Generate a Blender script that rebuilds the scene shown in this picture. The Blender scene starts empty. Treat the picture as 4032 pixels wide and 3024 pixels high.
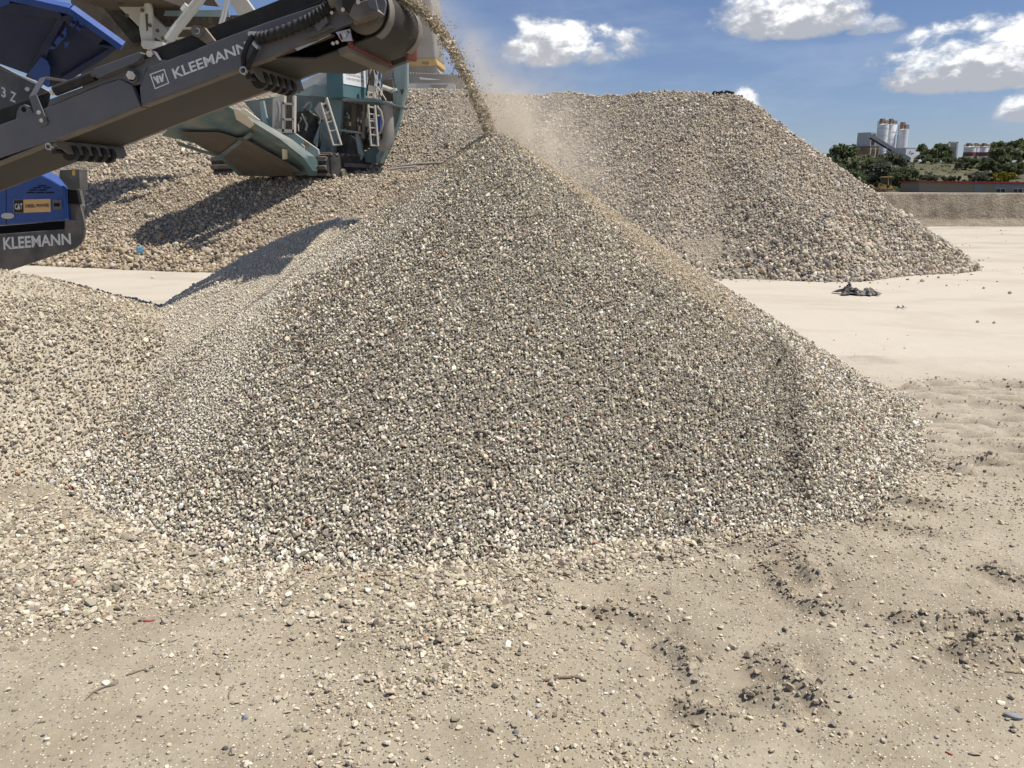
import bpy, bmesh, math, random
import numpy as np
from mathutils import Vector, Matrix
random.seed(7)
RNG = np.random.default_rng(11)
scene = bpy.context.scene
COL = scene.collection
R = math.radians

# ------------------------------------------------------------------ camera
FPX, CX, CY, EYE, PITCH = 3029.0, 2016.0, 1512.0, 1.70, R(13.77)
cam_data = bpy.data.cameras.new('camera')
cam_data.sensor_fit = 'HORIZONTAL'
cam_data.sensor_width = 36.0
cam_data.lens = 36.0 * FPX / 4032.0
cam_data.clip_start = 0.05
cam_data.clip_end = 6000.0
cam = bpy.data.objects.new('camera', cam_data)
COL.objects.link(cam)
cam.location = (0, 0, EYE)
cam.rotation_euler = (R(90) - PITCH, 0, 0)
scene.camera = cam

# ------------------------------------------------------------------ light
SUN_EL, SUN_AZ = R(65), R(98)          # azimuth clockwise from +Y (straight ahead)
sun_dir = Vector((math.cos(SUN_EL) * math.sin(SUN_AZ), math.cos(SUN_EL) * math.cos(SUN_AZ), math.sin(SUN_EL)))
sl = bpy.data.lights.new('sun', 'SUN')
sl.energy = 4.3
sl.angle = R(0.53)
sl.color = (1.0, 0.955, 0.88)
sun = bpy.data.objects.new('sun', sl)
COL.objects.link(sun)
sun.rotation_euler = sun_dir.to_track_quat('Z', 'Y').to_euler()
sun.location = (20, -5, 30)
vs = scene.view_settings
vs.view_transform = 'Standard'
vs.look = 'None'
vs.exposure = 0.33
vs.gamma = 1.0
vs.use_curve_mapping = False
scene.cycles.use_denoising = True
scene.cycles.adaptive_threshold = 0.03
scene.cycles.max_bounces = 5
scene.cycles.diffuse_bounces = 2
scene.cycles.glossy_bounces = 2
scene.cycles.transparent_max_bounces = 8
scene.cycles.volume_bounces = 2
scene.cycles.sample_clamp_indirect = 6.0


# ------------------------------------------------------------------ node helpers
class NT:
    def __init__(s, tree):
        s.t = tree; s.n = tree.nodes; s.l = tree.links
        s.n.clear()
    def add(s, typ, **kw):
        nd = s.n.new(typ)
        for k, v in kw.items():
            setattr(nd, k, v)
        return nd
    def put(s, sock, v):
        if hasattr(v, 'is_linked') or hasattr(v, 'links'):
            s.l.new(v, sock)
        else:
            sock.default_value = v
    def math(s, op, a, b=None, c=None, clamp=False):
        nd = s.add('ShaderNodeMath', operation=op, use_clamp=clamp)
        for i, v in enumerate((a, b, c)):
            if v is not None:
                s.put(nd.inputs[i], v)
        return nd.outputs[0]
    def vmath(s, op, a, b=None, out=0):
        nd = s.add('ShaderNodeVectorMath', operation=op)
        s.put(nd.inputs[0], a)
        if b is not None:
            s.put(nd.inputs[3 if op == 'SCALE' else 1], b)
        return nd.outputs[out]
    def mix(s, f, a, b, typ='MIX'):
        nd = s.add('ShaderNodeMix', data_type='RGBA', blend_type=typ)
        s.put(nd.inputs[0], f); s.put(nd.inputs[6], a); s.put(nd.inputs[7], b)
        return nd.outputs[2]
    def noise(s, vec, scale, detail=4.0, rough=0.55, dist=0.0):
        nd = s.add('ShaderNodeTexNoise')
        if vec is not None:
            s.put(nd.inputs['Vector'], vec)
        nd.inputs['Scale'].default_value = scale
        nd.inputs['Detail'].default_value = detail
        nd.inputs['Roughness'].default_value = rough
        nd.inputs['Distortion'].default_value = dist
        return nd.outputs[0]
    def vor(s, vec, scale, out=0, feature='F1'):
        nd = s.add('ShaderNodeTexVoronoi', feature=feature)
        s.put(nd.inputs['Vector'], vec)
        nd.inputs['Scale'].default_value = scale
        return nd.outputs[out]
    def ramp(s, f, lo, hi, a=0.0, b=1.0):
        nd = s.add('ShaderNodeMapRange', interpolation_type='SMOOTHSTEP')
        s.put(nd.inputs[0], f)
        nd.inputs[1].default_value = lo; nd.inputs[2].default_value = hi
        nd.inputs[3].default_value = a; nd.inputs[4].default_value = b
        return nd.outputs[0]


def c4(c):
    return (c[0], c[1], c[2], 1.0)


def new_mat(name):
    m = bpy.data.materials.new(name)
    m.use_nodes = True
    t = NT(m.node_tree)
    out = t.add('ShaderNodeOutputMaterial')
    bs = t.add('ShaderNodeBsdfPrincipled')
    t.l.new(bs.outputs[0], out.inputs[0])
    return m, t, bs, out


def obj_co(t):
    return t.add('ShaderNodeTexCoord').outputs['Object']


# ------------------------------------------------------------------ world
world = bpy.data.worlds.new('World')
scene.world = world
world.use_nodes = True
world.cycles.sampling_method = 'MANUAL'
world.cycles.sample_map_resolution = 256
wt = NT(world.node_tree)
w_out = wt.add('ShaderNodeOutputWorld')
w_bg = wt.add('ShaderNodeBackground')
w_bg.inputs[1].default_value = 0.066
wt.l.new(w_bg.outputs[0], w_out.inputs[0])
sky = wt.add('ShaderNodeTexSky', sky_type='NISHITA')
sky.sun_disc = False
sky.sun_elevation = SUN_EL
sky.sun_rotation = SUN_AZ
sky.altitude = 300
sky.air_density = 1.0
sky.dust_density = 0.6
sky.ozone_density = 2.2
gen = wt.add('ShaderNodeTexCoord').outputs['Generated']
sep = wt.add('ShaderNodeSeparateXYZ')
wt.l.new(gen, sep.inputs[0])
az = wt.math('MULTIPLY', wt.math('ARCTAN2', sep.outputs[0], sep.outputs[1]), 57.29578)
el = wt.math('MULTIPLY', wt.math('ARCSINE', sep.outputs[2]), 57.29578)
stretch = wt.vmath('MULTIPLY', gen, (1.0, 1.0, 1.7))
n_big = wt.noise(stretch, 19.0, 9.0, 0.60, 0.2)
n_mid = wt.noise(stretch, 44.0, 8.0, 0.6)
cloud_alpha = None
cloud_tone = None


def px_dir(px, py):
    d, v = (px - CX) / FPX, (CY - py) / FPX
    x, y, z = d, math.cos(PITCH) + v * math.sin(PITCH), -math.sin(PITCH) + v * math.cos(PITCH)
    return math.degrees(math.atan2(x, y)), math.degrees(math.atan2(z, math.hypot(x, y)))


# cumulus of the day: azimuth, elevation of the flat base, half width, height, weight (degrees)
clouds = []
for (px, py, wpx, hpx, wgt) in [(2215, 226, 335, 150, 1.0), (3100, 104, 335, 165, 1.0), (3860, 298, 375, 185, 1.0),
                                (3440, 118, 110, 66, 0.62), (2925, 440, 75, 85, 0.85), (4040, 455, 110, 80, 0.85)]:
    a, e = px_dir(px, py)
    clouds.append((a, e, wpx / FPX * 57.3 * 0.92, hpx / FPX * 57.3, wgt))
for (a0, e0, ra, re, wgt) in clouds:
    u = wt.math('DIVIDE', wt.math('SUBTRACT', az, a0), ra)
    v = wt.math('DIVIDE', wt.math('SUBTRACT', el, e0), re)
    v2 = wt.math('MULTIPLY', wt.math('MINIMUM', v, 0.0), 3.8)
    vv = wt.math('ADD', wt.math('MAXIMUM', v, 0.0), v2)
    rr = wt.math('ADD', wt.math('MULTIPLY', u, u), wt.math('MULTIPLY', vv, vv))
    dn = wt.math('ADD', wt.math('SUBTRACT', 0.80, rr), wt.math('MULTIPLY', wt.math('SUBTRACT', n_big, 0.5), 3.0))
    al = wt.math('MULTIPLY', wt.ramp(dn, -0.18, 0.52), wt.ramp(rr, 1.75, 0.9))
    al = wt.math('MULTIPLY', al, wgt)
    tone = wt.math('ADD', wt.math('MULTIPLY', v, 1.15), wt.math('MULTIPLY', wt.math('SUBTRACT', n_mid, 0.5), 2.2))
    tone = wt.math('ADD', tone, wt.math('MULTIPLY', wt.math('SUBTRACT', n_big, 0.5), -1.3))
    tone = wt.math('MULTIPLY', wt.ramp(tone, -0.05, 0.75), al)
    cloud_alpha = al if cloud_alpha is None else wt.math('MAXIMUM', cloud_alpha, al)
    cloud_tone = tone if cloud_tone is None else wt.math('MAXIMUM', cloud_tone, tone)
# the same fair-weather clouds go on round the rest of the sky
n_rest = wt.noise(wt.vmath('MULTIPLY', gen, (1.0, 1.0, 2.2)), 4.2, 8.0, 0.6, 0.2)
beside = wt.ramp(wt.math('ABSOLUTE', az), 41.0, 50.0)
over = wt.ramp(el, 17.0, 25.0)
rest = wt.math('MULTIPLY', wt.ramp(n_rest, 0.60, 0.68), wt.math('MAXIMUM', beside, over))
rest = wt.math('MULTIPLY', rest, wt.ramp(el, 0.5, 4.0))
cloud_alpha = wt.math('MAXIMUM', cloud_alpha, rest)
cloud_tone = wt.math('MAXIMUM', cloud_tone, wt.math('MULTIPLY', rest, wt.ramp(n_mid, 0.35, 0.6)))
veil = wt.math('MULTIPLY', wt.ramp(wt.noise(wt.vmath('MULTIPLY', gen, (1.0, 1.0, 4.0)), 5.0, 6.0, 0.6), 0.42, 0.78), 0.20)
sky_blue = wt.mix(1.0, sky.outputs[0], (0.88, 0.91, 1.10, 1.0), 'MULTIPLY')
sky_veil = wt.mix(veil, sky_blue, (8.5, 9.4, 10.6, 1.0))
c_col = wt.mix(cloud_tone, (5.6, 5.9, 6.6, 1.0), (16.0, 16.0, 15.7, 1.0))
wt.l.new(wt.mix(cloud_alpha, sky_veil, c_col), w_bg.inputs[0])
# ------------------------------------------------------------------ pixel -> place
CP, SP = math.cos(PITCH), math.sin(PITCH)


def ray(px, py):
    d, v = (px - CX) / FPX, (CY - py) / FPX
    return Vector((d, CP + v * SP, -SP + v * CP))


def at(px, py, Y):
    r = ray(px, py)
    t = Y / r.y
    return Vector((r.x * t, Y, EYE + r.z * t))


def gnd(px, py, z=0.0):
    r = ray(px, py)
    t = (z - EYE) / r.z
    return Vector((r.x * t, r.y * t, z))


def onp(px, py, P0, n):
    r = ray(px, py)
    o = Vector((0, 0, EYE))
    t = (P0 - o).dot(n) / r.dot(n)
    return o + r * t


def project(P):
    """array (N,3) -> px, py, depth"""
    x, y, z = P[:, 0], P[:, 1], P[:, 2] - EYE
    f = y * CP - z * SP
    u = y * SP + z * CP
    f2 = np.maximum(f, 1e-3)
    return CX + FPX * x / f2, CY - FPX * u / f2, f


# ------------------------------------------------------------------ object helpers
def tag(o, label=None, cat=None, group=None, kind=None):
    if label: o['label'] = label
    if cat: o['category'] = cat
    if group: o['group'] = group
    if kind: o['kind'] = kind
    return o


def empty(name, loc, label, cat, group=None):
    o = bpy.data.objects.new(name, None)
    o.empty_display_size = 0.2
    o.location = loc
    COL.objects.link(o)
    return tag(o, label, cat, group)


def adopt(o, parent):
    if parent is not None:
        o.parent = parent
        if parent.type == 'EMPTY':
            o.matrix_parent_inverse = Matrix.Translation(-Vector(parent.location))


class MB:
    def __init__(s):
        s.v = []; s.f = []
    def base(s): return len(s.v)
    def prism(s, pts, vec):
        """polygon + the same polygon moved by vec"""
        b = len(s.v); n = len(pts); vec = Vector(vec)
        s.v += [tuple(p) for p in pts] + [tuple(Vector(p) + vec) for p in pts]
        s.f.append(tuple(range(b, b + n)))
        s.f.append(tuple(range(b + 2 * n - 1, b + n - 1, -1)))
        for i in range(n):
            j = (i + 1) % n
            s.f.append((b + i, b + n + i, b + n + j, b + j))
        return s
    def box(s, o, ax, ay, az):
        """corner + three edge vectors"""
        o, ax, ay, az = map(Vector, (o, ax, ay, az))
        return s.prism([o, o + ax, o + ax + ay, o + ay], az)
    def cbox(s, c, sx, sy, sz, rz=0.0):
        c = Vector(c)
        ax = Vector((math.cos(rz), math.sin(rz), 0)) * sx
        ay = Vector((-math.sin(rz), math.cos(rz), 0)) * sy
        return s.box(c - ax / 2 - ay / 2, ax, ay, (0, 0, sz))
    def tube(s, pts, r, seg=10, caps=True):
        pts = [Vector(p) for p in pts]
        rs = r if isinstance(r, (list, tuple)) else [r] * len(pts)
        b = len(s.v); ref = Vector((0, 0, 1))
        for i, p in enumerate(pts):
            d = (pts[min(i + 1, len(pts) - 1)] - pts[max(i - 1, 0)]).normalized()
            if abs(d.dot(ref)) > 0.95: ref = Vector((1, 0, 0))
            a = d.cross(ref).normalized(); c = d.cross(a)
            for k in range(seg):
                th = 2 * math.pi * k / seg
                s.v.append(tuple(p + (a * math.cos(th) + c * math.sin(th)) * rs[i]))
        for i in range(len(pts) - 1):
            for k in range(seg):
                k2 = (k + 1) % seg
                s.f.append((b + i * seg + k, b + i * seg + k2, b + (i + 1) * seg + k2, b + (i + 1) * seg + k))
        if caps:
            s.f.append(tuple(range(b + seg - 1, b - 1, -1)))
            e = b + (len(pts) - 1) * seg
            s.f.append(tuple(range(e, e + seg)))
        return s
    def ring(s, c, axis, r0, r1, w, seg=24):
        c = Vector(c); axis = Vector(axis).normalized()
        a = axis.orthogonal().normalized(); e = axis.cross(a)
        b = len(s.v)
        for k in range(seg):
            th = 2 * math.pi * k / seg
            q = a * math.cos(th) + e * math.sin(th)
            for rr, ww in ((r1, 0), (r1, w), (r0, w), (r0, 0)):
                s.v.append(tuple(c + q * rr + axis * ww))
        for k in range(seg):
            k2 = (k + 1) % seg
            for m in range(4):
                m2 = (m + 1) % 4
                s.f.append((b + k * 4 + m, b + k2 * 4 + m, b + k2 * 4 + m2, b + k * 4 + m2))
        return s
    def build(s, name, mat, parent=None, smooth=False, bevel=0.0, label=None, kind=None):
        me = bpy.data.meshes.new(name)
        me.from_pydata(s.v, [], s.f)
        me.materials.append(mat)
        bm = bmesh.new(); bm.from_mesh(me)
        bmesh.ops.recalc_face_normals(bm, faces=bm.faces)
        bm.to_mesh(me); bm.free()
        if smooth:
            me.polygons.foreach_set('use_smooth', [True] * len(me.polygons))
            try: me.set_sharp_from_angle(angle=R(40))
            except Exception: pass
        o = bpy.data.objects.new(name, me)
        COL.objects.link(o)
        adopt(o, parent)
        if bevel:
            md = o.modifiers.new('bevel', 'BEVEL')
            md.width = bevel; md.segments = 2; md.limit_method = 'ANGLE'; md.angle_limit = R(35)
        tag(o, label, kind=kind)
        return o


def text_mesh(body, bold=0.0):
    cu = bpy.data.curves.new('lettering', 'FONT')
    cu.body = body
    cu.offset = bold
    cu.resolution_u = 4
    ob = bpy.data.objects.new('lettering_src', cu)
    me = bpy.data.meshes.new_from_object(ob)
    v = np.array([tuple(p.co) for p in me.vertices])
    f = [tuple(p.vertices) for p in me.polygons]
    bpy.data.objects.remove(ob); bpy.data.meshes.remove(me); bpy.data.curves.remove(cu)
    mn, mx = v.min(0), v.max(0)
    return (v[:, 0] - mn[0]) / (mx[0] - mn[0]), (v[:, 1] - mn[1]) / (mx[1] - mn[1]), f


def put_text(name, body, quad, mat, parent, lift, bold=0.0):
    """quad: bottom-left, bottom-right, top-right, top-left (3D)"""
    u, w, f = text_mesh(body, bold)
    a, b, c, d = [np.array(q) for q in quad]
    u = u[:, None]; w = w[:, None]
    P = (1 - u) * (1 - w) * a + u * (1 - w) * b + u * w * c + (1 - u) * w * d + np.array(lift)
    me = bpy.data.meshes.new(name)
    me.from_pydata(P.tolist(), [], f)
    me.materials.append(mat)
    o = bpy.data.objects.new(name, me)
    COL.objects.link(o)
    adopt(o, parent)
    return o


# ------------------------------------------------------------------ numpy noise
def _hash(ix, iy, seed):
    h = (ix.astype(np.int64) * 374761393 + iy.astype(np.int64) * 668265263 + seed * 1442695041) & 0x7fffffff
    h = ((h ^ (h >> 13)) * 1274126177) & 0x7fffffff
    return ((h ^ (h >> 16)) & 0xffff) / 65535.0


def vnoise(x, y, seed=0):
    ix, iy = np.floor(x), np.floor(y)
    fx, fy = x - ix, y - iy
    fx = fx * fx * (3 - 2 * fx); fy = fy * fy * (3 - 2 * fy)
    a, b = _hash(ix, iy, seed), _hash(ix + 1, iy, seed)
    c, d = _hash(ix, iy + 1, seed), _hash(ix + 1, iy + 1, seed)
    return (a * (1 - fx) + b * fx) * (1 - fy) + (c * (1 - fx) + d * fx) * fy


def fbm(x, y, octv=4, seed=0):
    s, amp, tot = 0, 1.0, 0
    for k in range(octv):
        s = s + vnoise(x * 2 ** k, y * 2 ** k, seed + 17 * k) * amp
        tot += amp; amp *= 0.5
    return s / tot - 0.5


def sst(x, a, b):
    t = np.clip((x - a) / (b - a), 0, 1)
    return t * t * (3 - 2 * t)


def smax(a, b, k):
    h = np.clip(0.5 + 0.5 * (a - b) / k, 0, 1)
    return b * (1 - h) + a * h + k * h * (1 - h)


def poly_dist(x, y, pts):
    """distance to a polyline + parameter 0..1 along it"""
    best = np.full(x.shape, 1e9); par = np.zeros(x.shape)
    n = len(pts) - 1
    for i in range(n):
        ax, ay = pts[i][0], pts[i][1]; bx, by = pts[i + 1][0], pts[i + 1][1]
        dx, dy = bx - ax, by - ay
        t = np.clip(((x - ax) * dx + (y - ay) * dy) / (dx * dx + dy * dy + 1e-9), 0, 1)
        d = np.hypot(x - ax - t * dx, y - ay - t * dy)
        m = d < best
        best = np.where(m, d, best); par = np.where(m, (i + t) / n, par)
    return best, par


def in_poly(x, y, pts):
    ins = np.zeros(x.shape, bool)
    j = len(pts) - 1
    for i in range(len(pts)):
        xi, yi = pts[i][0], pts[i][1]; xj, yj = pts[j][0], pts[j][1]
        c = ((yi > y) != (yj > y)) & (x < (xj - xi) * (y - yi) / (yj - yi + 1e-12) + xi)
        ins ^= c
        j = i
    return ins


def soft_poly(x, y, pts, w):
    d, _ = poly_dist(x, y, list(pts) + [pts[0]])
    return sst(np.where(in_poly(x, y, pts), d, -d), -w, w)


def grid_mesh(name, xs, ys, Z, mat, parent=None, smooth=True, mask=None, kind=None):
    nx, ny = len(xs), len(ys)
    X, Y = np.meshgrid(xs, ys)
    V = np.stack([X, Y, Z], -1).reshape(-1, 3)
    i = np.arange(nx * ny).reshape(ny, nx)
    F = np.stack([i[:-1, :-1], i[:-1, 1:], i[1:, 1:], i[1:, :-1]], -1).reshape(-1, 4)
    if mask is not None:
        keep = mask.reshape(-1)[F].any(1)
        F = F[keep]
        used = np.unique(F)
        remap = np.full(nx * ny, -1); remap[used] = np.arange(len(used))
        V = V[used]; F = remap[F]
    me = bpy.data.meshes.new(name)
    me.vertices.add(len(V)); me.vertices.foreach_set('co', V.astype(np.float32).ravel())
    me.loops.add(F.size); me.loops.foreach_set('vertex_index', F.astype(np.int32).ravel())
    me.polygons.add(len(F))
    me.polygons.foreach_set('loop_start', np.arange(0, F.size, 4, dtype=np.int32))
    me.polygons.foreach_set('use_smooth', np.full(len(F), smooth))
    me.update(calc_edges=True)
    me.materials.append(mat)
    o = bpy.data.objects.new(name, me)
    COL.objects.link(o)
    adopt(o, parent)
    if kind: o['kind'] = kind
    return o


# ------------------------------------------------------------------ stones
def stone_proto(seed, npts, flat, material, rnd):
    rg = np.random.default_rng(seed)
    p = rg.normal(size=(npts, 3)); p /= np.linalg.norm(p, axis=1)[:, None]
    p *= rg.uniform(0.82, 1.0, (npts, 1))
    p *= np.array([1.0, rg.uniform(0.68, 0.95), rg.uniform(*flat)])
    bm = bmesh.new()
    for q in p: bm.verts.new(q)
    r = bmesh.ops.convex_hull(bm, input=bm.verts)
    dead = [e for e in r['geom_interior'] if isinstance(e, bmesh.types.BMVert)]
    bmesh.ops.delete(bm, geom=dead, context='VERTS')
    if rnd:
        bmesh.ops.bevel(bm, geom=list(bm.edges), offset=0.10, segments=1, affect='EDGES', clamp_overlap=True)
    me = bpy.data.meshes.new('stone')
    bm.to_mesh(me); bm.free()
    me.materials.append(material)
    return me


m_stone, t, bs, _ = new_mat('stone')
at_c = t.add('ShaderNodeAttribute', attribute_type='INSTANCER', attribute_name='col')
co = obj_co(t)
n1 = t.noise(co, 2.2, 4, 0.6)
n2 = t.noise(co, 9.0, 3, 0.6)
shade = t.math('ADD', t.math('MULTIPLY', n1, 0.42), t.math('MULTIPLY', n2, 0.36))
shade = t.math('ADD', shade, 0.62)
v = t.add('ShaderNodeCombineXYZ')
for i in range(3): t.put(v.inputs[i], shade)
t.l.new(t.mix(1.0, at_c.outputs['Color'], v.outputs[0], 'MULTIPLY'), bs.inputs['Base Color'])
bs.inputs['Roughness'].default_value = 0.86
bs.inputs['Specular IOR Level'].default_value = 0.25
PROTO = {}
for key, npts, flat, cnt, rnd in (('crushed', 15, (0.45, 0.8), 14, False), ('cobble', 22, (0.42, 0.75), 12, True)):
    coll = bpy.data.collections.new('stones_' + key)
    meshes = []
    for k in range(cnt):
        me = stone_proto(100 * len(PROTO) + k, npts, flat, m_stone, rnd)
        if rnd: me.polygons.foreach_set('use_smooth', [True] * len(me.polygons))
        ob = bpy.data.objects.new('stone_shape', me)
        coll.objects.link(ob)
        meshes.append(me)
    PROTO[key] = (coll, meshes)


def gn_scatter(coll):
    ng = bpy.data.node_groups.new('scatter', 'GeometryNodeTree')
    ng.interface.new_socket('Geometry', in_out='INPUT', socket_type='NodeSocketGeometry')
    ng.interface.new_socket('Geometry', in_out='OUTPUT', socket_type='NodeSocketGeometry')
    gi = ng.nodes.new('NodeGroupInput'); go = ng.nodes.new('NodeGroupOutput')
    ci = ng.nodes.new('GeometryNodeCollectionInfo')
    ci.inputs['Collection'].default_value = coll
    ci.inputs['Separate Children'].default_value = True
    ci.inputs['Reset Children'].default_value = True
    ip = ng.nodes.new('GeometryNodeInstanceOnPoints')
    ip.inputs['Pick Instance'].default_value = True
    def attr(nm, dt):
        a = ng.nodes.new('GeometryNodeInputNamedAttribute')
        a.data_type = dt; a.inputs[0].default_value = nm
        return a.outputs[0]
    L = ng.links.new
    L(gi.outputs[0], ip.inputs['Points'])
    L(ci.outputs[0], ip.inputs['Instance'])
    L(attr('idx', 'INT'), ip.inputs['Instance Index'])
    L(attr('rot', 'FLOAT_VECTOR'), ip.inputs['Rotation'])
    L(attr('scl', 'FLOAT_VECTOR'), ip.inputs['Scale'])
    L(ip.outputs[0], go.inputs[0])
    return ng


GN = {k: gn_scatter(c[0]) for k, c in PROTO.items()}


def cull(P, mg=350, N=None, back=-0.3):
    px, py, dp = project(P)
    ok = (dp > 0.3) & (px > -mg) & (px < 4032 + mg) & (py > -mg) & (py < 3024 + mg)
    if N is not None:
        V = np.array([0, 0, EYE]) - P
        V /= np.linalg.norm(V, axis=1)[:, None]
        ok &= (V * N).sum(1) > back
    return ok


def scatter(name, key, P, size, col, parent=None, n_single=0, single='stone', label=None, single_tag=None, squash=1.0):
    """P: positions; size: radius per stone; col (N,3). The n_single that show largest become objects."""
    n = len(P)
    rot = RNG.uniform(0, 2 * math.pi, (n, 3)).astype(np.float32)
    if squash < 1.0:
        rot[:, :2] = RNG.normal(0, 0.35, (n, 2))
    scl = (size[:, None] * RNG.uniform(0.8, 1.2, (n, 3)))
    scl[:, 2] *= squash
    idx = RNG.integers(0, len(PROTO[key][1]), n)
    rest = np.ones(n, bool)
    if n_single:
        px, py, dp = project(P)
        show = size / dp
        show[(px < 20) | (px > 4012) | (py < 20) | (py > 3010)] = 0
        pick = np.argsort(-show)[:n_single]
        rest[pick] = False
        for k in pick:
            o = bpy.data.objects.new(single, PROTO[key][1][idx[k]])
            COL.objects.link(o)
            o.location = P[k]; o.rotation_euler = rot[k]; o.scale = scl[k]
            o['col'] = (float(col[k, 0]), float(col[k, 1]), float(col[k, 2]), 1.0)
            if parent is not None: adopt(o, parent)
            if single_tag: tag(o, *single_tag)
    P, rot, scl, col, idx = P[rest], rot[rest], scl[rest], col[rest], idx[rest]
    n = len(P)
    me = bpy.data.meshes.new(name)
    me.vertices.add(n); me.vertices.foreach_set('co', P.astype(np.float32).ravel())
    for nm, dt, arr in (('rot', 'FLOAT_VECTOR', rot), ('scl', 'FLOAT_VECTOR', scl)):
        a = me.attributes.new(nm, dt, 'POINT'); a.data.foreach_set('vector', arr.astype(np.float32).ravel())
    a = me.attributes.new('idx', 'INT', 'POINT'); a.data.foreach_set('value', idx.astype(np.int32))
    a = me.attributes.new('col', 'FLOAT_COLOR', 'POINT')
    a.data.foreach_set('color', np.concatenate([col, np.ones((n, 1))], 1).astype(np.float32).ravel())
    me.materials.append(m_stone)
    o = bpy.data.objects.new(name, me)
    COL.objects.link(o)
    adopt(o, parent)
    md = o.modifiers.new('scatter', 'NODES'); md.node_group = GN[key]
    tag(o, label, kind='stuff')
    return o


def jitter_grid(x0, x1, y0, y1, cell):
    gx = np.arange(x0, x1, cell); gy = np.arange(y0, y1, cell)
    X, Y = np.meshgrid(gx, gy)
    X = (X + RNG.uniform(-0.5, 0.5, X.shape) * cell).ravel(); Y = (Y + RNG.uniform(-0.5, 0.5, Y.shape) * cell).ravel()
    return X, Y


def surf(h, X, Y, e=0.02):
    Z = h(X, Y)
    nx = -(h(X + e, Y) - h(X - e, Y)) / (2 * e); ny = -(h(X, Y + e) - h(X, Y - e)) / (2 * e)
    N = np.stack([nx, ny, np.ones_like(nx)], -1)
    N /= np.linalg.norm(N, axis=1)[:, None]
    return np.stack([X, Y, Z], -1), N


def palette(n, cols, wts, var=0.12):
    cols = np.array(cols); wts = np.array(wts, float); wts /= wts.sum()
    c = cols[RNG.choice(len(cols), n, p=wts)]
    return np.clip(c * RNG.normal(1.0, var, (n, 1)) * RNG.normal(1.0, 0.025, (n, 3)), 0.02, 0.85)
# ------------------------------------------------------------------ yard ground
# px polylines of clods and ridges pushed up by wheels, put on the ground
RUTS = [[(3570, 1535), (3700, 1512), (3850, 1512), (4100, 1535)], [(3640, 1592), (3800, 1580), (4100, 1606)],
        [(3610, 1660), (3800, 1652), (4100, 1700)], [(3600, 1725), (3760, 1730), (4100, 1775)],
        [(3680, 1800), (3850, 1812), (4100, 1850)], [(3600, 1790), (3700, 1830), (3790, 1850)],
        [(2890, 2160), (2980, 2150), (3100, 2170), (3160, 2210), (3210, 2268)], [(3030, 2238), (3100, 2222), (3180, 2262)],
        [(3050, 2290), (3085, 2315), (3112, 2345)], [(3180, 2372), (3240, 2402), (3290, 2410)],
        [(2985, 2625), (3020, 2595), (3080, 2570)], [(3080, 2625), (3130, 2670), (3210, 2745)],
        [(2985, 2735), (3040, 2740), (3090, 2775)], [(2700, 2795), (2780, 2820), (2850, 2830)],
        [(3550, 2440), (3700, 2452), (3850, 2440), (4080, 2445)], [(3850, 2500), (3950, 2512), (4080, 2512)],
        [(3780, 2562), (3870, 2575), (3980, 2568)], [(2380, 2420), (2480, 2440), (2560, 2460)],
        [(2620, 2560), (2700, 2600), (2740, 2680)], [(3420, 2050), (3560, 2085), (3690, 2100)],
        [(3900, 2240), (3960, 2260), (4000, 2300)], [(3500, 1950), (3620, 1985), (3720, 1990)]]
RUTS_G = [[tuple(gnd(*p))[:2] for p in r] for r in RUTS]
TREAD = [tuple(gnd(*p))[:2] for p in [(3560, 1530), (3700, 1500), (4200, 1490), (4200, 1880), (3900, 1870), (3680, 1850), (3560, 1720)]]
SMOOTH = [tuple(gnd(*p))[:2] for p in [(2150, 2290), (2420, 2300), (2480, 2340), (2300, 2370), (2130, 2330)]]


def ground_h(x, y):
    near = sst(y, 19, 9)
    z = 0.030 * fbm(x * 0.55, y * 0.55, 3, 3) * near + 0.030 * fbm(x * 2.6, y * 2.6, 4, 9) * near
    z += 0.06 * fbm(x * 0.12, y * 0.12, 2, 21)
    z += 0.008 * fbm(x * 13, y * 13, 2, 41) * sst(y, 8, 5)
    wob = 0.05 * fbm(x * 3, y * 3, 3, 5)
    for k, r in enumerate(RUTS_G):
        cx = np.mean([p[0] for p in r]); cy = np.mean([p[1] for p in r])
        m = (np.abs(x - cx) < 2.2) & (np.abs(y - cy) < 1.2)
        if not m.any(): continue
        d, p = poly_dist(x[m], y[m] + wob[m], r)
        w = 0.045 if k < 6 else 0.038
        prof = np.exp(-(d / w) ** 2) * 1.0 - 0.55 * np.exp(-((d - 2.1 * w) / (1.3 * w)) ** 2)
        z[m] += prof * (0.030 if k < 6 else 0.030) * (0.55 + 1.4 * np.clip(fbm(x[m] * 7, y[m] * 7, 3, 77) + 0.35, 0, 1))
    # bars of lug prints left by a wheel loader at the right
    m = (x > 2.2) & (x < 6.5) & (y > 4.2) & (y < 8.2)
    if m.any():
        xx, yy = x[m], y[m]
        w1 = fbm(xx * 1.2, yy * 1.2, 3, 501)
        reg = soft_poly(xx, yy, TREAD, 0.18)
        ph_ = (yy + 0.10 * xx + 0.16 * w1) / 0.155
        bar = np.abs((ph_ % 1.0) - 0.5) * 2
        brk = 0.35 + 0.65 * sst(vnoise(xx * 4.5 + np.floor(ph_) * 3.7, np.floor(ph_) * 1.0, 511), 0.25, 0.55)
        z[m] += reg * (0.050 * sst(bar, 0.30, 0.58) * brk - 0.016 + 0.014 * fbm(xx * 14, yy * 14, 2, 521))
    return z


def axis_vals(fine0, fine1, step, lo, hi):
    a = list(np.arange(fine0, fine1 + 1e-6, step))
    s, v = step, fine1
    while v < hi:
        s *= 1.14; v += s; a.append(v)
    s, v, pre = step, fine0, []
    while v > lo:
        s *= 1.14; v -= s; pre.append(v)
    return np.array(pre[::-1] + a)


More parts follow.
